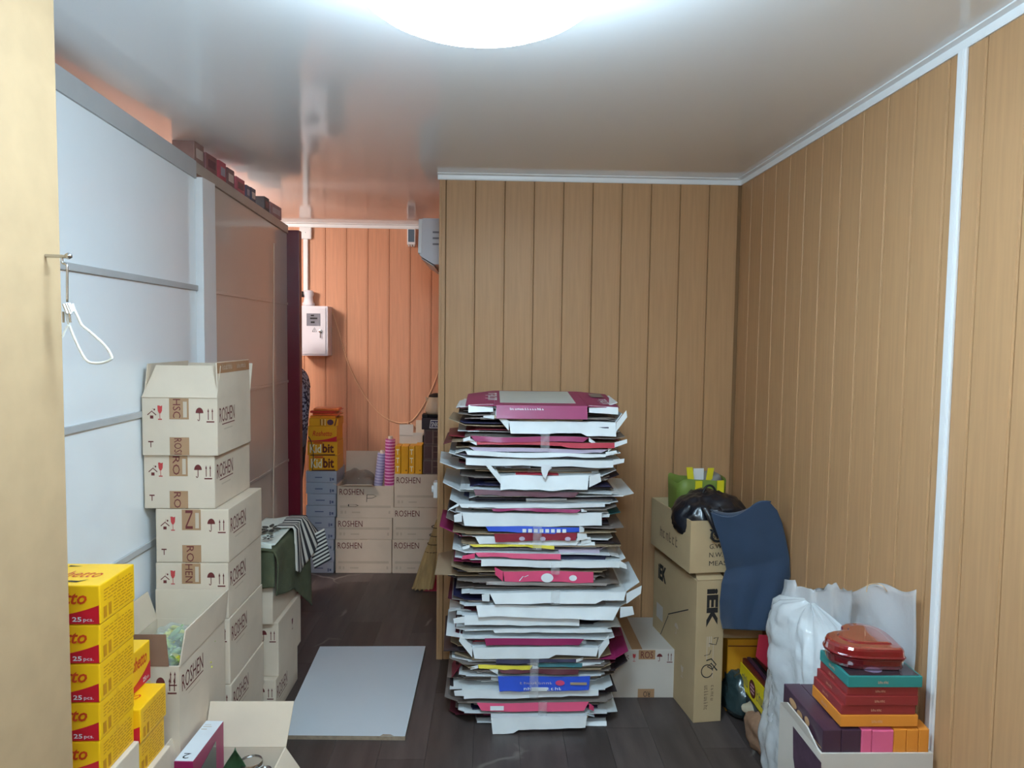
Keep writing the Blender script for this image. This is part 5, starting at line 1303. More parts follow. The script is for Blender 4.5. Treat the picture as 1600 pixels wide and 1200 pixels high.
# clear tape straps and torn sticker
M_TAPEC = film_mat('strap_tape', (235, 238, 240), 0.05, 0.86, 0.6, 40)
for q, (px_, ya_, yb_) in enumerate(((852, 678, 704), (840, 822, 860), (868, 880, 898), (868, 922, 946), (835, 1030, 1092), (848, 1096, 1130))):
    P0 = at_y(px_, ya_, YST - 0.026); P1 = at_y(px_ + 2, yb_, YST - 0.026)
    o = MB().grid(lambda u, v: Vector((P0.x - 0.018 + 0.036 * u, YST - 0.024 - 0.003 * math.sin(u * 7 + v * 9), P0.z + (P1.z - P0.z) * v)), 10, 10, 0.0006).build('tape_strip', M_TAPEC, smooth=True)
    tag(o, 'short shiny clear tape strip, %s from the top on the stack front' % ['first', 'second', 'third', 'fourth', 'fifth', 'sixth'][q], 'tape', 'clear tape strips')
P0 = at_y(854, 737, YST - 0.03)
o = MB().slab([(-0.022, 0, 0.028), (-0.018, 0, 0.03), (0.018, -0.002, 0.026), (0.016, -0.002, 0.020), (0.022, 0, 0.016), (0.008, 0, 0.004), (-0.004, 0, -0.030), (-0.014, 0, -0.02), (-0.021, 0, 0.0)][::-1], (0, -1, 0), 0.0012).build('torn_sticker', M_MAGW, loc=P0)
tag(o, 'torn bright white paper sticker on the stack front', 'sticker')

# ================================================================== RIGHT SIDE
# low carton in the corner behind the stack
c0 = at_z(975, 1090); c1 = at_z(1055, 1087)
zl = at_y(1000, 1012, c1.y).z
t, D = carton('carton', 'closed brown carton on the floor between the stack and the tall narrow carton', c1.x - 0.36, c1.x - 0.006, c1.y - 0.02, 3.595, 0, zl, 0.0, None, M_CARD_GREY)
f = box_face('front', *D); W = D[1] - D[0]
put(f, SYM_UP, W - 0.045, D[5] - 0.06, 0.032, 0.045, M_INK, t, 'handling_symbol'); put(f, SYM_UMB, W - 0.09, D[5] - 0.055, 0.03, 0.035, M_INK, t, 'handling_symbol')
put(f, SYM_GLASS, W - 0.20, D[5] - 0.055, 0.02, 0.035, M_INKRED, t, 'handling_symbol'); put(f, SYM_SUN, W - 0.235, D[5] - 0.055, 0.022, 0.03, M_INK, t, 'handling_symbol')
tp = put(f, rect2d(0, 0, 1, 1), W - 0.17, 0.002, 0.075, 0.04, M_TAPE, t, 'tape', off=0.0006); put_text(f, 'RO', W - 0.145, 0.005, 0.03, 0.026, M_INKBLK, tp, rot=180, off=0.0014)
tp = put(f, rect2d(0, 0, 1, 1), W - 0.17, D[5] - 0.045, 0.075, 0.043, M_TAPE, t, 'tape', off=0.0006); put_text(f, 'ROS', W - 0.16, D[5] - 0.04, 0.055, 0.032, M_INK, tp, off=0.0014)

# tall narrow carton
q0 = at_z(1083, 1130); q1 = at_z(1128, 1127)
W1 = 0.124; D1 = 0.50; rz = math.radians(8.0)
Hk = at_y(1088, 908, q0.y).z
ux = Vector((math.cos(rz), math.sin(rz), 0)); uy = Vector((-math.sin(rz), math.cos(rz), 0))
cc = Vector((q0.x, q0.y, 0)) + ux * W1 / 2 + uy * D1 / 2
t = thing('carton', 'tall narrow ochre carton with black block lettering, standing on edge', 'box', cc, rz)
D = (-W1 / 2, W1 / 2, -D1 / 2, D1 / 2, 0, Hk)
MB().box(*D).build('body', M_CARD2, t, bevel=0.003)
f = box_face('front', *D)
put_text(f, 'iEK', 0.045, Hk - 0.20, 0.05, 0.165, M_INKBLK, t, rot=-90, bold=0.05)
put(f, join2d(rect2d(0, 0, 0.15, 1), rect2d(0.35, 0.55, 0.6, 1), rect2d(0.8, 0.7, 1, 1)), 0.05, Hk - 0.34, 0.022, 0.1, M_INKFAINT, t, 'small_print')
put(f, rect2d(0, 0, 1, 1), 0.078, Hk - 0.42, 0.003, 0.15, M_INKFAINT, t, 'small_print')
put(f, strip2d(arc(0.5, 0.5, 0.42, 0, 340, 24), 0.035), 0.025, 0.19, 0.06, 0.065, M_INKBLK, t, 'marker_ring')
put(f, strip2d([(0.1, 0.9), (0.5, 1), (0.9, 0.6), (0.6, 0.3), (0.2, 0.5), (0.5, 0.7), (1, 0.2)], 0.045), 0.045, 0.21, 0.055, 0.065, M_INKBLK, t, 'marker_ring')
put(f, strip2d([(0, 0), (0.8, 0.2), (1, 0.9)], 0.05), 0.04, 0.29, 0.03, 0.025, M_INKBLK, t, 'marker_letter'); put(f, strip2d([(0, 0.2), (0.8, 0), (1, 0.9), (0.5, 0.8)], 0.05), 0.06, 0.335, 0.04, 0.035, M_INKBLK, t, 'marker_letter')
put(f, scribble2d(5, 7), 0.075, 0.09, 0.014, 0.07, mat('dim_ink', (120, 100, 76), 0.8), t, 'small_print', rot=-90); put(f, scribble2d(9, 1), 0.045, 0.05, 0.018, 0.11, MATS['dim_ink'], t, 'small_print', rot=-90)
g = box_face('left', *D)
put(g, strip2d([(0.0, 0.0), (0.42, 0.62), (0.42, 0.64), (0.95, 0.9)], 0.006), D1 - 0.48, 0.1, 0.42, 0.40, M_INKBLK, t, 'cut_line')
put_text(g, 'iEK', 0.06, Hk - 0.13, 0.10, 0.075, M_INKBLK, t, rot=0, bold=0.05)
put(g, rect2d(0, 0, 1, 1), 0.05, Hk - 0.32, 0.08, 0.07, M_CARD_GREY, t, 'label')
put(g, SYM_GLASS, 0.35, 0.14, 0.04, 0.05, M_INKFAINT, t, 'handling_symbol'); put(g, SYM_UMB, 0.27, 0.3, 0.05, 0.05, M_INKFAINT, t, 'handling_symbol')
hinge_flap(t, (-W1 / 2, -D1 / 2, Hk), (W1 / 2, -D1 / 2, Hk), (0, 0.8, 0.35), 0.07, M_CARD2, 0.012)

# boxes beside it that carry the open carton
xs0 = 1.002
t, D = carton('carton', 'brown carton behind the hanging navy cloth', xs0 + 0.012, 1.195, 3.10, 3.50, 0.322, Hk + 0.006, 0.0, None, M_CARD2)
M_ORG = mat('amber_display', (214, 150, 36), 0.45, 0.05); M_LEM = mat('lemon_display', (232, 208, 30), 0.4, 0.04)
t, D = carton('carton', 'amber printed box under the brown carton behind the navy cloth', 1.040, 1.195, 3.09, 3.50, 0.0, 0.320, 0.0, None, M_ORG, lid_seam=False)
f = box_face('front', *D); put_text(f, 'N', 0.07, 0.21, 0.03, 0.03, M_CHOC, t, rot=-90, bold=0.02)
MB().box(D[0] + 0.002, D[1] - 0.002, D[2] - 0.0015, D[2], D[5] - 0.03, D[5] - 0.026).build('lid_seam', M_CHOC, t)
# open carton with bags on top
ub = Vector((at_y(1077, 890, q0.y + 0.01).x, q0.y + 0.005, 0))
zt0 = Hk + 0.03
WU, DU = 0.285, 0.46
zr = at_y(1077, 815, q0.y).z
cc = ub + ux * WU / 2 + uy * DU / 2
t = thing('carton', 'open ochre carton holding bags, on top of the tall narrow carton', 'box', (cc.x, cc.y, zt0), rz)
hU = zr - zt0
D = (-WU / 2, WU / 2, -DU / 2, DU / 2, 0, hU); a, b = WU / 2, DU / 2; wl = 0.006
o_ = [(-a, -b), (a, -b), (a, b), (-a, b)]; i_ = [(-a + wl, -b + wl), (a - wl, -b + wl), (a - wl, b - wl), (-a + wl, b - wl)]
vs = [(x, y, 0.0004) for x, y in o_] + [(x, y, hU) for x, y in o_] + [(x, y, hU) for x, y in i_] + [(x, y, wl) for x, y in i_]
fs = [(3, 2, 1, 0)]
for k in range(4):
    k2 = (k + 1) % 4; fs += [(k, k2, 4 + k2, 4 + k), (4 + k, 4 + k2, 8 + k2, 8 + k), (8 + k, 8 + k2, 12 + k2, 12 + k)]
fs.append((12, 13, 14, 15)); MB().add(vs, fs).build('body', M_CARD2, t)
f = box_face('front', *D)
for q, s_ in enumerate(('MEAS.', 'N.W.', 'G.W.', 'QTY')): put_text(f, s_, 0.085, 0.03 + q * 0.036, 0.085 if q == 0 else 0.06, 0.02, M_INKBLK, t)
g = box_face('left', *D); put(g, scribble2d(6, 6), 0.12, 0.07, 0.22, 0.045, mat('dim_ink', (120, 100, 76), 0.8), t, 'small_print')
UB = t; UBc = cc.copy()
def ul(x, y, z): return Vector((cc.x, cc.y, zt0)) + ux * x + uy * y + Vector((0, 0, z))
# black bag
M_BLKBAG = mat('black_leatherette', (22, 24, 32), 0.32, 0.2, 20, bump=0.5, bscale=30, coat=0.3)
bz = at_y(1095, 800, 3.1)
t = thing('handbag', 'black bag with ring handles slumped over the open carton rim', 'bag', ul(0.0, -0.085, 0.008), rz)
zc_ = zr - zt0 - 0.008
lumpy('body', (-0.01, -0.02, zc_ - 0.005), (0.145, 0.125, 0.095), M_BLKBAG, t, 56, 34, 0.022, 9, 2.0, pw=0.8, amp2=0.012, fq2=24)
lumpy('base', (0.0, 0.0, zc_ * 0.5), (0.10, 0.10, zc_ * 0.5), M_BLKBAG, t, 30, 18, 0.01, 9, 5.0, pw=0.8)
def flapfn(u, v):
    x = -0.095 + 0.075 * u + 0.055 * v
    return Vector((x, -0.135 - 0.03 * math.sin(min(1, v * 1.6) * 1.57) - 0.010 * math.sin(u * 9 + v), zc_ + 0.055 - 0.12 * v + 0.006 * math.sin(u * 6)))
MB().grid(flapfn, 16, 14, 0.008).build('flap', M_BLKBAG, t, smooth=True)
ring = [Vector((-0.035 + math.cos(q / 24 * 6.2832) * 0.027, -0.172, zc_ - 0.055 + math.sin(q / 24 * 6.2832) * 0.026)) for q in range(25)]
MB().tube(ring, 0.005, 8).build('handle', M_BLACK, t, smooth=True)
ring = [Vector((-0.012 + math.cos(q / 14 * 3.1416) * 0.032, -0.03, zc_ + 0.075 + math.sin(q / 14 * 3.1416) * 0.05)) for q in range(15)]
MB().tube(ring, 0.005, 8).build('handle', M_BLACK, t, smooth=True)
# green shopping bag with yellow handles
M_GRN = mat('green_bag', (112, 130, 56), 0.5, 0.08, 10); M_YLW = mat('yellow_handle', (222, 206, 40), 0.5, 0.05)
gl = at_y(1058, 750, 3.42); gr = at_y(1145, 750, 3.42)
gz = gl.z + 0.02
t = thing('shopping_bag', 'green shopping bag with yellow handles at the back of the open carton', 'bag', ul(0.035, 0.125, 0.008), rz)
gh = gz - zt0 - 0.008
def gb(u, v):
    a_ = 2 * math.pi * u
    x = math.copysign(abs(math.cos(a_)) ** 0.4, math.cos(a_)) * 0.122; y = math.copysign(abs(math.sin(a_)) ** 0.4, math.sin(a_)) * 0.085
    return Vector((x * (0.9 + 0.1 * v), y, v * gh + (0.012 * math.sin(a_ * 3 + 1) if v == 1 else 0)))
mb = MB(); mb.grid(gb, 48, 8, 0.003); mb.build('sack', M_GRN, t, smooth=True)
MB().box(-0.11, 0.11, -0.08, 0.08, 0, 0.004).build('bottom', M_GRN, t)
for px_ in (-0.03, 0.075): MB().box(px_ - 0.016, px_ + 0.016, -0.094, -0.0885, gh * 0.35, gh + 0.004).build('strap', M_YLW, t)
MB().grid(lambda u, v: Vector((-0.065 + 0.03 * v - 0.01 * u, -0.05, gh - 0.01 + 0.07 * u)), 4, 3, 0.003).build('handle', M_YLW, t)
MB().grid(lambda u, v: Vector((0.02 + 0.03 * v + 0.01 * u, -0.05, gh - 0.01 + 0.065 * u)), 4, 3, 0.003).build('handle', M_YLW, t)
MB().grid(lambda u, v: Vector((-0.03 + 0.05 * u, -0.03, gh - 0.02 + 0.07 * v)), 3, 3, 0.003).build('label', M_MAGW, t)
lumpy('contents', (0.065, 0.0, gh - 0.02), (0.05, 0.06, 0.05), mat('grey_stuff', (130, 128, 126), 0.5), t, 24, 14, 0.01, 20, 4.0)

# navy cloth draped over the front right corner of the open carton
M_NAVY = mat('navy_fabric', (40, 58, 82), 0.8, 0.06, 12, bump=0.12, bscale=220, sheen=0.25)
A_ = [(1111, 800), (1117, 822), (1124, 842), (1131, 868), (1135, 889), (1128, 912), (1125, 940), (1126, 965), (1130, 982)]
B_ = [(1201, 783), (1214, 797), (1222, 818), (1228, 845), (1233, 872), (1234, 900), (1226, 930), (1214, 960), (1208, 986)]
def lerp_list(L, v):
    k = v * (len(L) - 1); i = min(int(k), len(L) - 2); f_ = k - i
    f_ = f_ * f_ * (3 - 2 * f_) * 0.5 + f_ * 0.5
    return (L[i][0] + (L[i + 1][0] - L[i][0]) * f_, L[i][1] + (L[i + 1][1] - L[i][1]) * f_)
cth = thing('navy_cloth', 'dark navy cloth draped over the open carton and hanging down', 'cloth', (1.08, 2.9, 0.30))
cl0 = Vector(cth.location)
def drape(u, v):
    l = lerp_list(A_, v); r_ = lerp_list(B_, v)
    px_ = l[0] + (r_[0] - l[0]) * u; py_ = l[1] + (r_[1] - l[1]) * u
    # upper edge dips between the corners
    if v < 0.3: py_ += (1 - v / 0.3) ** 2 * (13 * math.sin(math.pi * min(1, u * 1.35)) if u < 0.74 else -3 * math.sin(math.pi * (u - 0.74) / 0.26))
    Yd = q0.y - 0.035 - 0.085 * u - 0.03 * math.sin(u * math.pi) * (0.4 + v) + 0.012 * math.sin(u * 11 + v * 2) * v + 0.02 * math.exp(-((v - 0.52) / 0.08) ** 2) * (1 - u)
    return at_y(px_, py_, Yd) - cl0
MB().grid(drape, 40, 48, 0.005).build('hanging_part', M_NAVY, cth, smooth=True)
def drape_top(u, v):
    e = drape(u, 0.0) + cl0
    k = v
    tgt = Vector((e.x + 0.01, e.y + 0.10 * k, max(zr + 0.006, e.z * (1 - k) + (zr + 0.008) * k)))
    tgt.z += 0.02 * math.sin(k * math.pi)
    return tgt - cl0
MB().grid(drape_top, 30, 12, 0.005).build('folded_top', M_NAVY, cth, smooth=True)

# dark case with the yellow tray of bars on it, red card
t = thing('dark_case', 'long dark grey case lying on the floor under the yellow tray', 'case', (1.1395, 2.875, 0.0))
MB().box(-0.0525, 0.0525, -0.195, 0.195, 0, 0.138).build('body', mat('dark_grey_case', (50, 58, 66), 0.45, 0.08), t, bevel=0.006)
MB().box(-0.0535, 0.0535, -0.1955, 0.1955, 0.105, 0.109).build('lid_seam', M_BLACK, t)
t = thing('display_tray', 'yellow cardboard tray of dark chocolate bars on the dark case', 'tray', (1.139, 2.898, 0.1385))
D = (-0.054, 0.052, -0.155, 0.155, 0.0, 0.10)
MB().box(-0.054, 0.052, -0.155, 0.155, 0.0, 0.004).build('bottom', M_ORG, t)
MB().slab([(-0.054, 0.155, 0.0), (-0.054, -0.155, 0.0), (-0.054, -0.155, 0.118), (-0.054, 0.155, 0.10)][::-1], (1, 0, 0), 0.004).build('side_lip', M_LEM, t)
MB().box(0.048, 0.052, -0.155, 0.155, 0.004, 0.15).build('side_lip', M_ORG, t)
MB().box(-0.05, 0.048, -0.155, -0.151, 0.004, 0.105).build('end_lip', M_SNACKORANGE, t)
MB().box(-0.05, 0.048, 0.151, 0.155, 0.004, 0.12).build('end_lip', M_ORG, t)
g = box_face('left', *D)
M_GRYINK = mat('grey_ink', (120, 116, 100), 0.6)
put(g, scribble2d(3, 2), 0.03, 0.03, 0.075, 0.045, M_GRYINK, t, 'small_print'); put(g, scribble2d(4, 5), 0.20, 0.03, 0.095, 0.045, M_GRYINK, t, 'small_print')
put(g, disc2d(0.5, 0.5, 0.5, 0.5), 0.115, 0.018, 0.075, 0.072, M_CHOC, t, 'emblem')
put(g, join2d(rect2d(0.25, 0.25, 0.75, 0.35), rect2d(0.2, 0.45, 0.8, 0.55), rect2d(0.25, 0.65, 0.75, 0.75)), 0.115, 0.018, 0.075, 0.072, mat('pale_pink_ink', (226, 176, 190), 0.5), t, 'small_print', off=0.0016)
GBAR = 'dark chocolate bars in the yellow tray'
for q in range(5):
    tt = thing('chocolate_bar', ['brown bar at the lettered edge of the yellow tray', 'plum-wrapped bar between the brown and the black bar in the yellow tray', 'black bar in the middle of the yellow tray', 'second brown bar in the yellow tray, past the black one', 'plum-wrapped bar nearest the wall in the yellow tray'][q], 'bar', (1.098 + q * 0.0185, 2.898, 0.1435), 0, GBAR)
    MB().box(-0.008, 0.008, -0.145, 0.145, 0, 0.118 + 0.004 * (q % 2)).build('wrapper', [M_CHOC, mat('plum_wrap', (70, 40, 60), 0.35), M_BLACK][q % 3], tt, bevel=0.003)
    MB().box(-0.0084, 0.0084, -0.06, 0.05, 0.05, 0.085).build('band', [M_CREAM, M_SNACKRED][q % 2], tt)
pc = at_y(1193, 1042, 2.84)
t = thing('price_card', 'red card with white lines stuck upright in the yellow tray', 'card', (pc.x, 2.84, pc.z))
tl2 = Vector(t.location)
rc = [at_y(a_, b_, 2.84) - tl2 for a_, b_ in ((1181, 1026), (1186, 992), (1200, 993), (1207, 998), (1206, 1030), (1199, 1043))]
MB().slab(rc, (0, 1, 0), 0.003).build('card', mat('card_red', (200, 34, 54), 0.4), t)
fcd = Face(at_y(1184, 1027, 2.929) - tl2, (at_y(1200, 1040, 2.929) - at_y(1184, 1027, 2.929)).normalized(), (at_y(1193, 1010, 2.929) - at_y(1184, 1027, 2.929)).normalized()); fcd.n = Vector((0, -1, 0))
put(fcd, join2d(rect2d(0.1, 0.15, 0.8, 0.22), rect2d(0.1, 0.4, 0.8, 0.47), rect2d(0.1, 0.65, 0.9, 0.72)), 0, 0.005, 0.042, 0.047, shm('white'), t, 'small_print', rot=0, off=0.0015)
put(fcd, strip2d(arc(0.5, 0.5, 0.4, 0, 360, 16), 0.1), 0.012, 0.054, 0.022, 0.016, shm('white'), t, 'emblem', off=0.0015)

# dark plastic bag on the floor
gb_ = at_z(1158, 1128)
t = thing('bin_bag', 'shiny dark green plastic bag on the floor beside the tall narrow carton', 'bag', (gb_.x + 0.012, gb_.y + 0.10, 0))
lumpy('film', (0, 0, 0.085), (0.056, 0.12, 0.10), mat('dark_green_film', (46, 62, 64), 0.22, 0.2, 14, bump=0.8, bscale=35, coat=0.4), t, 44, 28, 0.018, 16, 8.0, flatb=-0.082, pw=0.85, amp2=0.008, fq2=40)
# crumpled brown paper on the floor
wb_ = at_z(1192, 1185)
t = thing('paper_sack', 'crumpled brown paper sack on the floor beside the white-grey carton', 'sack', (wb_.x + 0.05, wb_.y + 0.09, 0))
lumpy('paper', (0, 0, 0.055), (0.075, 0.12, 0.07), mat('brown_paper', (146, 112, 88), 0.85, 0.3, 16, bump=0.8, bscale=26), t, 40, 24, 0.028, 20, 6.0, flatb=-0.053, pw=0.9, amp2=0.008, fq2=40)
lumpy('frayed_rim', (-0.02, 0.09, 0.11), (0.05, 0.03, 0.02), mat('pale_paper', (178, 166, 144), 0.9, 0.2, 20), t, 24, 12, 0.012, 30, 2.0)

# big white plastic bag
M_BAGW = film_mat('white_poly', (236, 240, 242), 0.12, 0.34, 0.8, 30)
t = thing('polythene_bag', 'big puffed translucent white polythene bag against the right wall', 'bag', (1.093, 2.42, 0))
def bagfn(u, v):
    a_ = 2 * math.pi * u
    prof = [0.80, 0.95, 1.0, 1.02, 1.05, 1.04, 1.0, 0.95, 0.78, 0.04]
    k = v * 9; i = min(int(k), 8); r_ = prof[i] + (prof[i + 1] - prof[i]) * (k - i)
    c_ = math.copysign(abs(math.cos(a_)) ** 0.8, math.cos(a_)); s_ = math.copysign(abs(math.sin(a_)) ** 0.8, math.sin(a_))
    x = 0.095 * r_ * c_; y = 0.235 * r_ * s_; z_ = min(v * 9 / 8.2, 1.0) * 0.70 + 0.03 * max(0, v - 0.9) / 0.1
    q = Vector((c_ * 0.9, s_ * 1.4, z_ * 3.2))
    n0 = noise.noise(q * 1.2 + Vector((3, 0, 0))) * 0.025 + (abs(noise.noise(q * 2.2)) - 0.25) * 0.018 + (abs(noise.noise(q * 7.0 + Vector((0, 7, 0)))) - 0.25) * 0.009
    x += n0 * c_; y += n0 * s_; z_ += n0 * max(0, v - 0.8) * 3
    return Vector((min(x, 0.100), y, max(0.003, z_)))
mb = MB(); mb.grid(bagfn, 120, 90); mb.build('film', M_BAGW, t, smooth=True)
lumpy('filling', (0.0, 0.0, 0.33), (0.08, 0.205, 0.32), mat('white_foam', (232, 236, 240), 0.6, 0.03, 9), t, 40, 26, 0.02, 9, 11.0, flatb=-0.335, pw=0.8, amp2=0.008, fq2=18)
def pt_(px_, py_, y_): return at_y(px_, py_, y_) - Vector((1.093, 2.42, 0))
M_FILM2 = film_mat('loose_film', (230, 234, 238), 0.15, 0.55, 0.8, 24)
def ear(u, v):
    lo_ = Vector((-0.07 + 0.15 * u, 0.10 - 0.20 * u, 0.64)); top = pt_(1226 + 105 * u, [905, 918, 925, 912, 922][min(4, int(u * 4.99))] if v == 1 else 915, 2.55 - 0.33 * u)
    return lo_ + (top - lo_) * v + Vector((0, 0.012 * math.sin(u * 22 + v * 3), 0.008 * noise.noise(Vector((u * 9, v * 4, 0)))))
MB().grid(ear, 24, 12, 0.0008).build('gathered_neck', M_FILM2, t, smooth=True)
def ear2(u, v):
    X_ = 1.192 - 0.02 * (1 - u) - 0.006 * (1 + math.sin(u * 9 + v * 5))
    Yv = 2.36 - 0.40 * u
    zt_ = at_y(1330 + 110 * u, 918 + 7 * math.sin(u * 9), Yv).z
    return Vector((X_ - 1.093, Yv - 2.42, 0.605 + (zt_ - 0.605) * v)) + Vector((0, 0.05 * u * (v - 1) * -0.3, 0))
MB().grid(ear2, 26, 20, 0.0008).build('loose_film', M_FILM2, t, smooth=True)
MB().tube(bez([pt_(1354, 925, 2.16), pt_(1356, 915, 2.16), pt_(1365, 912, 2.16), pt_(1378, 915, 2.10), pt_(1386, 924, 2.10)]), 0.0015, 5).build('tie_string', mat('pale_cable2', (214, 180, 140), 0.6), t)

# white-grey carton with chocolate boxes
xa, xb, ya, yb, zt_ = 0.890, 1.194, 1.872, 2.150, 0.52
t, D = carton('carton', 'torn open white-grey carton packed with chocolate boxes', xa, xb, ya, yb, 0, zt_, 0, None, M_CARD_GREY, open_top=True, wall=0.006)
# torn edge with dark scrap on the left face
g = box_face('left', *D)
put(g, poly2d([(0, 1), (0.05, 0.55), (0.25, 0.2), (0.42, 0.12), (0.5, 0.0), (0.6, 0.15), (0.55, 0.4), (0.75, 0.35), (0.8, 0.6), (1, 0.75), (1, 1)]), 0.10, 0.30, 0.185, 0.199, mat('torn_plum', (72, 50, 66), 0.6, 0.25, 30), t, 'torn_patch')
hinge_flap(t, (D[0], D[2] + 0.02, zt_), (D[0], D[3], zt_), (-0.15, 0, 1), 0.03, M_CARD_GREY, 0.06)
M_PLUM = mat('plum_card', (66, 42, 58), 0.4, 0.1, 10, coat=0.2); M_PK = mat('pink_card', (214, 96, 132), 0.45, 0.05, coat=0.1); M_OR = mat('orange_card', (216, 134, 48), 0.45, 0.05, coat=0.1)
zb_ = 0.0065
HT = 0.580 - zb_
xs = [at_y(p_, 1150, 1.88).x for p_ in (1283, 1315, 1346, 1363, 1397, 1417, 1436, 1455)]
mt = [M_PLUM, M_PLUM, M_PK, M_PK, M_OR, M_OR, M_OR]
nm = ['plum chocolate box at the torn side of the white-grey carton', 'plum chocolate box beside the pink ones', 'narrow pink chocolate box beside the plum ones', 'wider pink chocolate box beside the orange ones', 'orange chocolate box beside the pink ones', 'middle one of three orange chocolate boxes', 'orange chocolate box nearest the wall in the white-grey carton']
for k in range(7):
    w_ = max(0.02, xs[k + 1] - xs[k] - 0.0012)
    x0_ = max(xs[k], xa + 0.0075); x1_ = min(xs[k] + w_, xb - 0.0075)
    dz = [0.001, 0, 0.0, -0.002, 0.001, 0.0, 0.001][k]
    tt = thing('chocolate_box', nm[k], 'box', ((x0_ + x1_) / 2, ya + 0.008 + 0.13, zb_), 0, 'chocolate boxes in the white-grey carton')
    hl = (x1_ - x0_) / 2; hh = HT + dz
    MB().box(-hl, hl, -0.13, 0.135 , 0, hh).build('body', mt[k], tt, bevel=0.0025)
    MB().slab([(-hl, -0.1285, hh - 0.001), (hl, -0.1285, hh - 0.001), (hl * 0.9, -0.085, hh + 0.004), (-hl * 0.9, -0.085, hh + 0.004)], (0, 0, 1), 0.001).build('lid_flap', mt[k], tt)
    if k == 0:
        g = Face((-hl, 0.135, 0), (0, -1, 0), (0, 0, 1))
        put(g, rect2d(0, 0, 1, 1), 0.01, hh - 0.055, 0.25, 0.003, mat('gold_line', (190, 150, 110), 0.4), tt, 'line')
        put(g, join2d(disc2d(0.2, 0.6, 0.16, 0.3), disc2d(0.5, 0.4, 0.12, 0.25), disc2d(0.8, 0.55, 0.1, 0.3)), 0.04, hh - 0.05, 0.16, 0.04, MATS['gold_line'], tt, 'emblem')
# flat boxes piled on top
def flat(label, pxl, pxr, pyt, pyb, y0, depth, m, rot, z0, gold, name='flat_box', topm=None, pic=False):
    x0_ = at_y(pxl, pyb, y0).x; x1_ = at_y(pxr, pyb, y0).x
    hh = at_y(pxl, pyt, y0).z - at_y(pxl, pyb, y0).z
    w_ = x1_ - x0_
    t = thing(name, label, 'box', (x0_ + w_ / 2, y0 + depth / 2, z0), rot, 'flat gift boxes')
    D = (-w_ / 2, w_ / 2, -depth / 2, depth / 2, 0, hh)
    MB().box(*D).build('body', m, t, bevel=0.002)
    put(box_face('front', *D), scribble2d(6, 4), 0.40 * w_, 0.35 * hh, 0.15 * w_, 0.26 * hh, mat('pale_gold', (214, 160, 130), 0.5), t, 'small_print')
    put(box_face('left', *D), scribble2d(6, 4), 0.35 * depth, 0.35 * hh, 0.22 * depth, 0.28 * hh, mat('pale_gold', (214, 160, 130), 0.5), t, 'small_print')
    if topm:
        f = box_face('top', *D)
        put(f, rect2d(0, 0, 1, 1), 0.006, 0.006, w_ - 0.012, depth - 0.012, topm, t, 'lid_picture')
        put(f, disc2d(0.5, 0.5, 0.5, 0.5), 0.03, 0.06, 0.045, 0.05, mat('pic_gold', (176, 128, 84), 0.5), t, 'picture', off=0.0014)
        put(f, disc2d(0.5, 0.5, 0.5, 0.5), 0.06, 0.02, 0.05, 0.04, mat('pic_lilac', (120, 104, 128), 0.5), t, 'picture', off=0.0014)
    return z0 + hh
M_RDB = mat('brick_red_card', (140, 46, 46), 0.4, 0.05, coat=0.15); M_TEALC = mat('teal_card', (44, 128, 124), 0.4, 0.05)
z = zb_ + HT + 0.0075
z = flat('orange flat gift box at the bottom of the flat pile', 1313, 1434, 1119, 1137, 1.883, 0.175, M_OR, 0.0, z, 'ROSHEN') + 0.0004
z = flat('lowest brick red flat gift box of the flat pile', 1314, 1430, 1104, 1119, 1.886, 0.17, M_RDB, 0.0, z, 'ROSHEN') + 0.0004
z = flat('middle brick red flat gift box of the flat pile', 1320, 1434, 1090, 1105, 1.882, 0.17, M_RDB, 0.01, z, 'ROSHEN') + 0.0004
z = flat('upper brick red flat gift box under the teal one', 1324, 1434, 1077, 1091, 1.885, 0.165, M_RDB, -0.01, z, 'ROSHEN') + 0.0004
z = flat('teal-sided flat gift box with dark picture lid', 1325, 1441, 1060, 1077, 1.878, 0.17, M_TEALC, 0.0, z, 'ROSHEN', topm=mat('dark_lid', (58, 46, 52), 0.25, 0.3, 14, coat=0.4)) + 0.0012
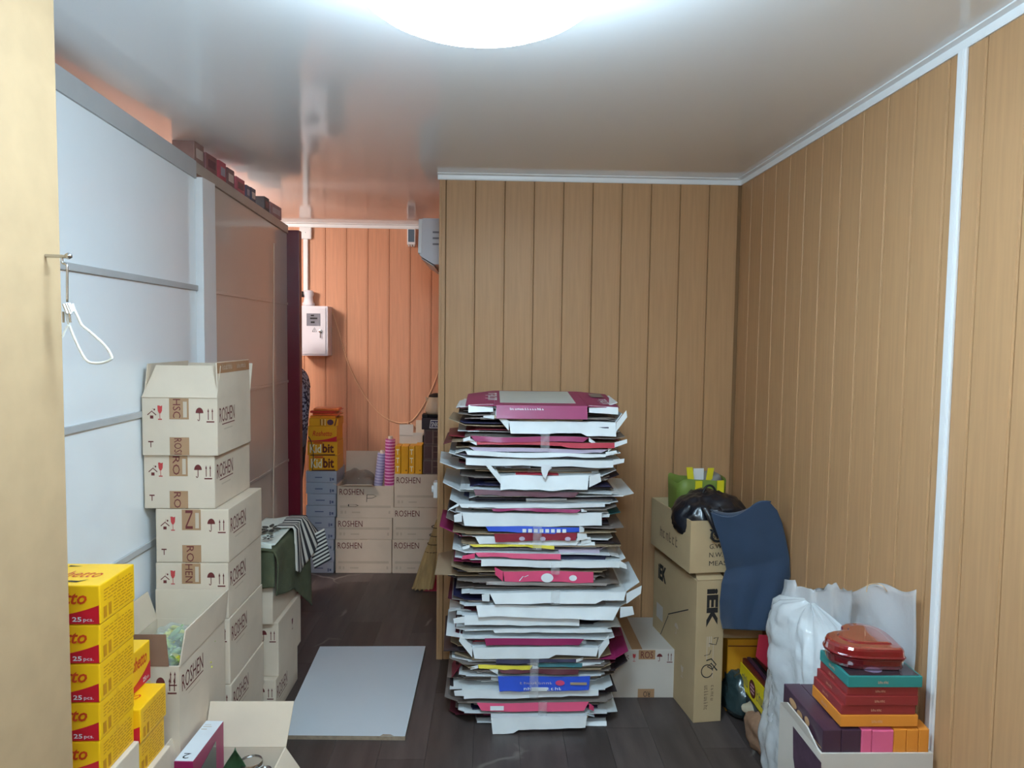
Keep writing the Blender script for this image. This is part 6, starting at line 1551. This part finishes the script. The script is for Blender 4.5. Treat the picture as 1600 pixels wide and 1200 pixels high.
# heart-shaped container
hx = at_y(1356, 1010, 2.15)
def heart(n=64):
    P_ = []
    for k in range(n):
        a_ = 2 * math.pi * k / n
        P_.append((16 * math.sin(a_) ** 3 / 17.0, (13 * math.cos(a_) - 5 * math.cos(2 * a_) - 2 * math.cos(3 * a_) - math.cos(4 * a_)) / 17.0))
    P_ = [(0.62 * x + 0.38 * math.sin(2 * math.pi * k / n) * 0.95, 0.62 * (y + 0.12) + 0.38 * math.cos(2 * math.pi * k / n) * 0.95) for k, (x, y) in enumerate(P_)]
    return P_
def loft(rings, m, name, parent, smooth=False):
    vs = []; fs = []; n = len(rings[0])
    for r_ in rings: vs += r_
    for j in range(len(rings) - 1):
        for i in range(n): fs.append((j * n + i, j * n + (i + 1) % n, (j + 1) * n + (i + 1) % n, (j + 1) * n + i))
    fs.append(list(range(n))[::-1]); fs.append([(len(rings) - 1) * n + i for i in range(n)])
    return MB().add(vs, fs).build(name, m, parent, smooth=smooth)
HP = heart(); S = 0.114; rot_ = math.radians(40)
HP = [(x * math.cos(rot_) - y * math.sin(rot_), x * math.sin(rot_) + y * math.cos(rot_)) for x, y in HP]
M_REDCL = mat('red_clear_plastic', (130, 14, 28), 0.06, 0.03, trans=0.5, coat=0.8, ior=1.4); M_REDLID = mat('red_lid_plastic', (140, 20, 28), 0.10, 0.05, trans=0.35, coat=0.8)
M_SWR = mat('red_foil', (130, 16, 34), 0.25, 0.5, 28, metal=0.4)
t = thing('heart_container', 'red transparent heart-shaped sweets container on the teal gift box', 'container', (1.056, 1.985, z))
def ringz(s, z_): return [(x * S * s, y * S * s, z_) for x, y in HP]
loft([ringz(0.88, 0.0), ringz(0.95, 0.004), ringz(0.985, 0.012), ringz(1.0, 0.028), ringz(1.03, 0.030), ringz(1.03, 0.033), ringz(0.96, 0.0335)], M_REDCL, 'tray', t)
loft([ringz(1.035, 0.0345), ringz(1.04, 0.038), ringz(1.015, 0.041), ringz(1.0, 0.054), ringz(0.97, 0.060), ringz(0.90, 0.063), ringz(0.70, 0.065), ringz(0.66, 0.069), ringz(0.60, 0.070), ringz(0.15, 0.0705)], M_REDLID, 'lid', t)
loft([ringz(0.82, 0.004), ringz(0.86, 0.02), ringz(0.8, 0.029)], M_SWR, 'sweets', t)
MB().tube([(x * S * 1.035, y * S * 1.035, 0.037) for x, y in HP + HP[:1]], 0.0022, 6).build('rim', M_REDLID, t, smooth=True)
